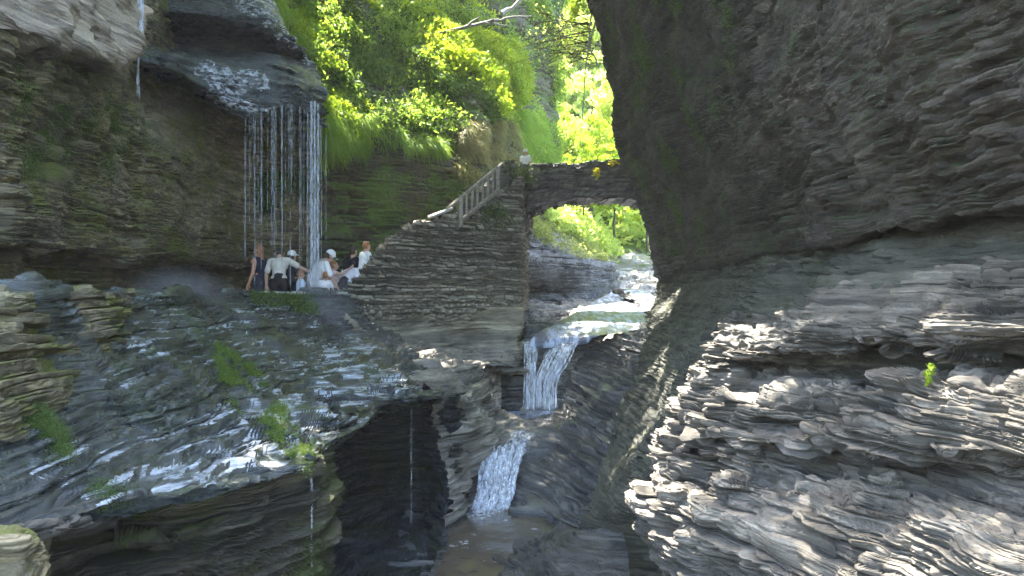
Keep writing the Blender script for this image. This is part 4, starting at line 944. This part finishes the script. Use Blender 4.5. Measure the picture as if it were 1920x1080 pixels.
for k in range(26):
    t = rng.random(); x0 = 1018 + 50 * t; x1 = 1002 + 42 * t
    ps.append((np.array([P(x0 + 14, 655 - 10 * t, 26.4), P(x0, 678, 26.1), P(x1 + 2, 715, 25.95), P(x1, 770 - rng.uniform(0, 18), 25.9)]), rng.uniform(.015, .035)))
for k in range(12):
    x0 = rng.uniform(984, 1006); ps.append((np.array([P(x0, 645, 27), P(x0 - 1, 700, 26.5), P(x0 - 3, 768, 26.3)]), rng.uniform(.015, .03)))
rel(strands("strand", ps, M_['foam'], .03), mf)
tag(wsheet("pool", [[(930, 772, 26.2), (990, 770, 26.2), (1075, 770, 26.2)], [(935, 784, 24.4), (985, 784, 24.4), (1060, 782, 24.4)], [(955, 800, 23), (985, 800, 23), (1040, 798, 23)], [(968, 818, 21.3), (990, 818, 21.3), (1012, 816, 21.3)]], 70, 70, M_['stream'], .02), kind="structure")
lf = empty("waterfall", P(925, 940, 18.4)); tag(lf, "lower foaming cascade tumbling over broken ledges into the brown pool", "waterfall")
wsheet("cascade", [
    [(962, 814, 21.5), (985, 816, 21.4), (1006, 818, 21.2)], [(930, 842, 20.2), (960, 846, 20.1), (985, 850, 20.2)], [(908, 874, 19.5), (938, 880, 19.3), (972, 884, 19.4)], [(900, 915, 18.9), (926, 920, 18.7), (955, 915, 18.9)], [(880, 950, 18.3), (915, 955, 18.1), (948, 945, 18.3)], [(868, 990, 17.2), (900, 996, 17.1), (945, 985, 17.2)]], 200, 110, M_['sheetfoam'], .2, lf, f=2.2)
ps = []
for k in range(70):
    t = rng.random(); x = 900 + 70 * t
    ps.append((np.array([P(x + 12, 850 + rng.uniform(-20, 10), 19.9), P(x, 885, 19.2), P(x - 8, 925, 18.6), P(x - 18, 955, 18.2)]) + rng.normal(size=(4, 3)) * .03, rng.uniform(.008, .04)))
rel(strands("strand", ps, M_['foam'], .03), lf)
tag(wsheet("pool", [[(860, 962, 18.2), (930, 958, 18.3), (1062, 962, 17.6)], [(840, 985, 17.0), (930, 985, 17.0), (1055, 985, 17.0)], [(840, 1015, 15.9), (930, 1015, 15.9), (1020, 1012, 15.9)], [(830, 1050, 14.9), (920, 1046, 14.9), (960, 1040, 14.9)], [(780, 1140, 13), (900, 1140, 13), (960, 1140, 13)]], 90, 90, M_['pool'], .025), kind="structure")

# ------------------------------------------------------------------ people
_ico = None
def ico():
    global _ico
    if _ico is None:
        bm = bmesh.new(); bmesh.ops.create_icosphere(bm, subdivisions=2, radius=1); _ico = np.array([v.co[:] for v in bm.verts]); bm.free()
    return _ico
def cap(bm, a, b, ra, rb, flat=(1, 1, 1)):
    pts = np.concatenate([np.asarray(a) + ico() * ra * np.array(flat), np.asarray(b) + ico() * rb * np.array(flat)])
    t = bmesh.new(); vs_ = [t.verts.new(p) for p in pts]; r = bmesh.ops.convex_hull(t, input=vs_)
    bmesh.ops.delete(t, geom=[v for v in t.verts if not v.link_faces], context='VERTS')
    me = bpy.data.meshes.new("t"); t.to_mesh(me); t.free(); bm.from_mesh(me); bpy.data.meshes.remove(me)
def melt(name, bm, mat, voxel=.011, smooth=2):
    """fuse overlapping capsules to one continuous skin"""
    me = bpy.data.meshes.new(name); bm.to_mesh(me); bm.free(); o = bpy.data.objects.new(name, me); COL.objects.link(o)
    m = o.modifiers.new("r", 'REMESH'); m.mode = 'VOXEL'; m.voxel_size = voxel; m.use_smooth_shade = True
    m2 = o.modifiers.new("s", 'SMOOTH'); m2.iterations = smooth; m2.factor = .5
    dg = bpy.context.evaluated_depsgraph_get(); dg.update()
    nm = bpy.data.meshes.new_from_object(o.evaluated_get(dg)); bpy.data.objects.remove(o); bpy.data.meshes.remove(me)
    nm.name = name; nm.materials.clear(); nm.materials.append(mat)
    o = bpy.data.objects.new(name, nm); COL.objects.link(o); return o
V3 = lambda *a: np.array(a, float)
SKIN = plain('skin', (.50, .31, .22), .55, .12, 12); TAN = plain('sunburnt_skin', (.60, .30, .18), .5, .12, 12)
C_ = {'beige': plain('beige_cotton', (.62, .57, .48), .9, .12, 8, .2, .01), 'white': plain('white_cotton', (.80, .79, .76), .9, .06, 8, .2, .01), 'black': plain('black_cloth', (.015, .015, .018), .85, .3, 8, .2),
      'navy': plain('navy_cloth', (.025, .027, .045), .85, .3, 8, .2), 'blue': plain('pale_blue_cloth', (.55, .62, .74), .9, .1, 8, .2), 'pink': plain('pale_pink_cloth', (.68, .52, .50), .9, .1, 8, .2),
      'lilac': plain('pale_lilac_cloth', (.66, .64, .68), .9, .1, 8, .2), 'charcoal': plain('charcoal_cloth', (.05, .05, .055), .85, .3, 8, .2), 'hair': plain('brown_hair', (.05, .03, .018), .6, .4, 30), 'auburn': plain('auburn_hair', (.30, .13, .05), .6, .4, 30), 'grey': plain('grey_cap_cloth', (.42, .40, .38), .9, .15, 8, .2), 'eye': plain('dark_eye', (.02, .015, .012), .3, .1)}
def person(label, loc, h, yaw, top, bottom, hair='hair', skin=SKIN, hat=None, lean=(0, 0), arms=((.25, -.05, -1), (.1, .25, -1), (-.25, -.05, -1), (-.1, .25, -1)), head_turn=0, stride=.0, sleeve=.55, shorts=False, dress=False, longhair=False, head_tilt=(0, 0), pack=None):
    """arms: directions of right upper arm, right forearm, left upper arm, left forearm; +y is where the person faces"""
    k = h / 1.72
    J = {'pel': V3(0, 0, .95), 'wai': V3(0, 0, 1.10), 'che': V3(0, 0, 1.29), 'nek': V3(0, -.005, 1.47), 'hd': V3(0, .02, 1.60)}
    rot = np.array((Matrix.Rotation(R(lean[1]), 3, 'Y') @ Matrix.Rotation(R(-lean[0]), 3, 'X')))
    up = lambda v: J['pel'] + rot @ (np.asarray(v, float) - V3(0, 0, .95))
    hr = rot @ np.array(Matrix.Rotation(R(head_turn), 3, 'Z') @ Matrix.Rotation(R(-head_tilt[0]), 3, 'X') @ Matrix.Rotation(R(head_tilt[1]), 3, 'Y'))
    hc = up(J['nek']) + hr @ V3(0, .02, .145)
    H = lambda x, y, z: hc + hr @ V3(x, y, z)
    bm = bmesh.new()
    cap(bm, (-.075, 0, .93), (.075, 0, .93), .105, .105, (1, .9, 1)); cap(bm, up((-.05, 0, 1.10)), up((.05, 0, 1.10)), .095, .095); cap(bm, (0, 0, .95), up((0, 0, 1.12)), .12, .11)
    cap(bm, up((-.075, .01, 1.30)), up((.075, .01, 1.30)), .115, .115); cap(bm, up((0, 0, 1.1)), up((0, 0, 1.3)), .115, .13); cap(bm, up((-.155, 0, 1.405)), up((.155, 0, 1.405)), .058, .058); cap(bm, up((0, 0, 1.36)), hc + hr @ V3(0, -.03, -.06), .065, .052)
    cap(bm, H(0, -.015, .02), H(0, .01, .015), .092, .085); cap(bm, H(0, .02, -.01), H(0, .045, -.09), .072, .040); cap(bm, H(0, .085, .0), H(0, .108, -.035), .012, .017)
    cap(bm, H(0, .082, -.066), H(0, .084, -.068), .02, .02); cap(bm, H(.03, .075, .025), H(-.03, .075, .025), .016, .016)
    for sx in (-1, 1): cap(bm, H(sx * .088, -.01, .015), H(sx * .092, -.012, -.025), .018, .013)
    arm = {}
    for sx, (ua, fa) in ((1, arms[:2]), (-1, arms[2:])):
        ua = rot @ (V3(*ua) / np.linalg.norm(ua)); fa = rot @ (V3(*fa) / np.linalg.norm(fa))
        s = up((sx * .185, 0, 1.40)); e = s + ua * .29; w = e + fa * .25; arm[sx] = (s, e, w)
        cap(bm, s, e, .050, .040); cap(bm, e, e + fa * .08, .040, .040); cap(bm, e + fa * .08, w, .040, .027)
        side = np.cross(fa, V3(.2, 1, .3)); side /= np.linalg.norm(side); pn_ = np.cross(fa, side)
        pc = w + fa * .085
        cap(bm, w + side * .012, pc + side * .026, .022, .016); cap(bm, w - side * .012, pc - side * .026, .022, .016); cap(bm, w, pc, .024, .018)
        for q, L in zip((-.030, -.010, .010, .030), (.062, .076, .082, .070)):
            a = pc + side * q; m = a + fa * L * .55 + pn_ * .008; cap(bm, a, m, .0105, .0100); cap(bm, m, m + fa * L * .35 + pn_ * .026, .0100, .0085)
        a = w + fa * .03 + side * .028; m = a + fa * .035 + side * .03 + pn_ * .01; cap(bm, a, m, .013, .0115); cap(bm, m, m + fa * .035 + side * .008 + pn_ * .01, .0115, .009)
    legs = {}
    for sx in (-1, 1):
        hp_ = V3(sx * .092, 0, .90); kn = V3(sx * .10, .03 + sx * stride * .5, .50); an = V3(sx * .105, sx * stride - .02 - abs(stride) * .2, .09 + max(0, sx * stride) * .55)
        if stride and sx * stride > 0: kn = kn + V3(0, .06, .09); 
        legs[sx] = (hp_, kn, an)
        cap(bm, hp_, kn, .088, .058); cap(bm, kn, kn * .6 + an * .4 + V3(0, -.015, 0), .058, .056); cap(bm, kn * .6 + an * .4 + V3(0, -.015, 0), an, .055, .036); cap(bm, an + V3(0, -.02, -.045), an + V3(0, .13, -.055), .036, .028)
    b = melt("person", bm, skin, .0085 if h > 1.4 else .009)
    b.location = loc; b.scale = (k, k, k); b.rotation_euler = (0, 0, yaw); tag(b, label, "person")
    def part(nm, bm, mat, vx=.013, sm=3): o = melt(nm, bm, mat, vx, sm); o.parent = b; return o
    bm = bmesh.new()
    z0 = 0.96 if not dress else .98
    cap(bm, up((-.06, .01, 1.30)), up((.06, .01, 1.30)), .14, .14); cap(bm, up((-.05, 0, 1.0)), up((.05, 0, 1.0)), .128, .128, (1, .95, .7)); cap(bm, up((0, 0, 1.02)), up((0, 0, 1.3)), .142, .15)
    cap(bm, up((-.15, 0, 1.405)), up((.15, 0, 1.405)), .07, .07)
    if dress: cap(bm, (-.08, 0, .94), (.08, 0, .94), .135, .135)
    if dress: cap(bm, (0, 0, .98), (0, 0, .62), .15, .235, (1, .9, .4))
    for sx in (-1, 1):
        s, e, w = arm[sx]
        if sleeve > 0: cap(bm, s, s + (e - s) * min(1, sleeve), .068, .066)
        if sleeve > 1: cap(bm, e, e + (w - e) * (sleeve - 1), .058, .050)
    part("dress" if dress else "shirt", bm, C_[top])
    if not dress:
        bm = bmesh.new(); cap(bm, (-.07, 0, .93), (.07, 0, .93), .122, .122, (1, .95, 1)); cap(bm, (0, 0, .94), (0, 0, 1.03), .13, .125)
        for sx in (-1, 1):
            hp_, kn, an = legs[sx]; cap(bm, hp_, kn, .105, .082)
            if not shorts: cap(bm, kn, an + V3(0, 0, .02), .08, .062)
        part("shorts" if shorts else "trousers", bm, C_[bottom])
    for sx in (-1, 1):
        an = legs[sx][2]; bm = bmesh.new(); cap(bm, an + V3(0, -.03, -.045), an + V3(0, .14, -.055), .048, .038, (1, 1, .9)); part("shoe", bm, C_['charcoal'], .012, 2)
    bm = bmesh.new(); cap(bm, H(0, -.02, .04), H(0, -.045, -.01), .099, .09)
    if longhair: cap(bm, H(0, -.06, .0), H(0, -.085, -.2), .085, .06, (1, .6, 1))
    part("hair", bm, C_[hair], .012, 2)
    for sx in (-1, 1):
        bm = bmesh.new(); cap(bm, H(sx * .032, .088, .008), H(sx * .036, .088, .008), .011, .011)
        me = bpy.data.meshes.new("eye"); bm.to_mesh(me); bm.free(); link("eye", me, C_['eye'], b)
    if hat:
        bm = bmesh.new(); cap(bm, H(0, -.02, .06), H(0, 0, .06), .108, .106); cap(bm, H(-.05, .09, .055), H(.05, .09, .055), .03, .03, (1, 1, .35)); cap(bm, H(-.035, .16, .045), H(.035, .16, .045), .03, .03, (1, 1, .35))
        part("cap", bm, C_[hat], .012, 2)
    if pack:
        bm = bmesh.new(); cap(bm, up((-.08, -.18, 1.05)), up((.08, -.18, 1.05)), .10, .10); cap(bm, up((-.07, -.18, 1.34)), up((.07, -.18, 1.34)), .09, .09); cap(bm, up((0, -.18, 1.05)), up((0, -.18, 1.34)), .15, .14, (1, .8, 1))
        part("backpack", bm, C_[pack], .014, 3)
    return b
def at(px, d, z=None): return (float((px - 960) / F * d), d, -.19 if z is None else z)
FZ = -1.2
person("woman in dark sleeveless dress, bare arm raised to her auburn hair", at(489, 24.9, FZ), 2.62, R(75), 'navy', None, 'auburn', TAN, arms=((.35, .25, -.9), (-.2, .7, .7), (-.3, 0, -1), (-.1, .4, -.9)), sleeve=0, dress=True, longhair=True, lean=(4, 0))
person("person in beige short sleeved top and black trousers reaching out one arm", at(523, 24.3, FZ), 2.62, R(4), 'beige', 'black', 'hair', SKIN, lean=(20, -4), arms=((.85, .35, -.52), (.95, .45, -.42), (-.35, .15, -1), (-.1, .5, -1)), sleeve=.75, head_tilt=(25, 0))
person("person in dark clothes and a pale cap standing behind the beige top", at(547, 25.6, FZ), 2.42, R(-30), 'charcoal', 'black', 'hair', SKIN, hat='white')
person("person in a white cap and white shirt bending towards a child", at(586, 24.8, FZ), 2.60, R(-60), 'white', 'lilac', 'hair', SKIN, hat='white', lean=(34, 0), arms=((.3, .7, -.6), (.1, .8, -.4), (-.2, .7, -.6), (-.1, .9, -.4)), sleeve=.9)
person("small child in pale blue clothes in front of the white cap", at(564, 24.2, FZ), 1.75, R(-60), 'blue', 'blue', 'auburn', SKIN, sleeve=1.6)
person("person in a grey cap half hidden behind the white shirt", at(605, 25.9, FZ), 2.15, R(20), 'beige', 'charcoal', 'hair', SKIN, hat='grey')
person("person with bare raised arms in a pale pink top", at(626, 25.4, FZ), 2.10, R(-75), 'pink', 'charcoal', 'auburn', SKIN, arms=((.5, .5, -.1), (-.1, .8, .6), (-.5, .5, -.1), (.1, .8, .6)), sleeve=.25, shorts=True)
person("small child in white standing low beside the pink top", at(610, 24.7, FZ), 1.72, R(30), 'white', 'lilac', 'auburn', SKIN)
person("person in loose pale lilac shirt stooping at the foot of the stairs", at(646, 25.3, FZ), 2.4, R(-20), 'lilac', 'charcoal', 'hair', SKIN, lean=(42, 0), arms=((.3, .3, -1), (.1, .5, -1), (-.3, .3, -1), (-.1, .5, -1)))
person("person in black clothes with a black backpack starting up the stairs", at(662, 25.9, -.85), 2.25, R(-35), 'black', 'black', 'hair', SKIN, stride=.14, pack='black')
person("person in a white shirt and dark trousers climbing the stairs, hand on the wall", at(681, 25.6, -.62), 2.2, R(-50), 'white', 'charcoal', 'auburn', SKIN, lean=(8, 0), stride=.16, arms=((.4, .3, -1), (.5, .6, -.7), (-.3, .0, -1), (-.1, .4, -1)), sleeve=.8)
person("person in white with a white cap standing on the bridge", at(985, 31.9, float(P(0, 304, 31)[2]) - .95), 1.62, R(160), 'white', 'lilac', 'hair', SKIN, hat='white')

def mist(c, r, dens):
    bm = bmesh.new(); bmesh.ops.create_icosphere(bm, subdivisions=4, radius=1)
    for v in bm.verts: v.co = Vector((v.co.x * r[0], v.co.y * r[1], v.co.z * r[2])) * (1 + .12 * float(vn(np.array(v.co.x * 2.), np.array(v.co.y * 2.), np.array(v.co.z * 2.))))
    o = bm_obj("mist", bm, None); o.location = c
    m = bpy.data.materials.new("mist"); m.use_nodes = True; t = m.node_tree; t.nodes.clear()
    ou = t.nodes.new("ShaderNodeOutputMaterial"); v = t.nodes.new("ShaderNodeVolumePrincipled"); v.inputs["Color"].default_value = (.9, .93, .97, 1)
    tc = t.nodes.new("ShaderNodeTexCoord"); mp = t.nodes.new("ShaderNodeVectorMath"); mp.operation = 'DIVIDE'; mp.inputs[1].default_value = r
    ln = t.nodes.new("ShaderNodeVectorMath"); ln.operation = 'LENGTH'; mr = t.nodes.new("ShaderNodeMapRange"); mr.inputs[1].default_value = 1.0; mr.inputs[2].default_value = .0; mr.inputs[3].default_value = 0; mr.inputs[4].default_value = dens
    t.links.new(tc.outputs["Object"], mp.inputs[0]); t.links.new(mp.outputs[0], ln.inputs[0]); t.links.new(ln.outputs["Value"], mr.inputs[0]); t.links.new(mr.outputs[0], v.inputs["Density"]); t.links.new(v.outputs[0], ou.inputs["Volume"])
    o.data.materials.append(m); tag(o, kind="stuff")
mist(P(618, 585, 22.6), (1.0, .9, 1.2), .3)
mist(P(335, 540, 17.0), (1.3, 1.0, .55), .35)
mist(P(1010, 762, 25.4), (.9, .6, .5), .4)
# ------------------------------------------------------------------ sunlit damp air of the gorge
bm = bmesh.new(); box(bm, (0, 60, 22), (200, 128, 64)); hz = bm_obj("haze", bm, None)
hm = bpy.data.materials.new("haze"); hm.use_nodes = True; ht = hm.node_tree; ht.nodes.clear()
ho = ht.nodes.new("ShaderNodeOutputMaterial"); hv = ht.nodes.new("ShaderNodeVolumePrincipled"); hv.inputs["Density"].default_value = .00035; hv.inputs["Color"].default_value = (.95, .97, .95, 1); hv.inputs["Anisotropy"].default_value = .2
ht.links.new(hv.outputs[0], ho.inputs["Volume"]); hz.data.materials.append(hm); tag(hz, kind="stuff")
#@@NEXT
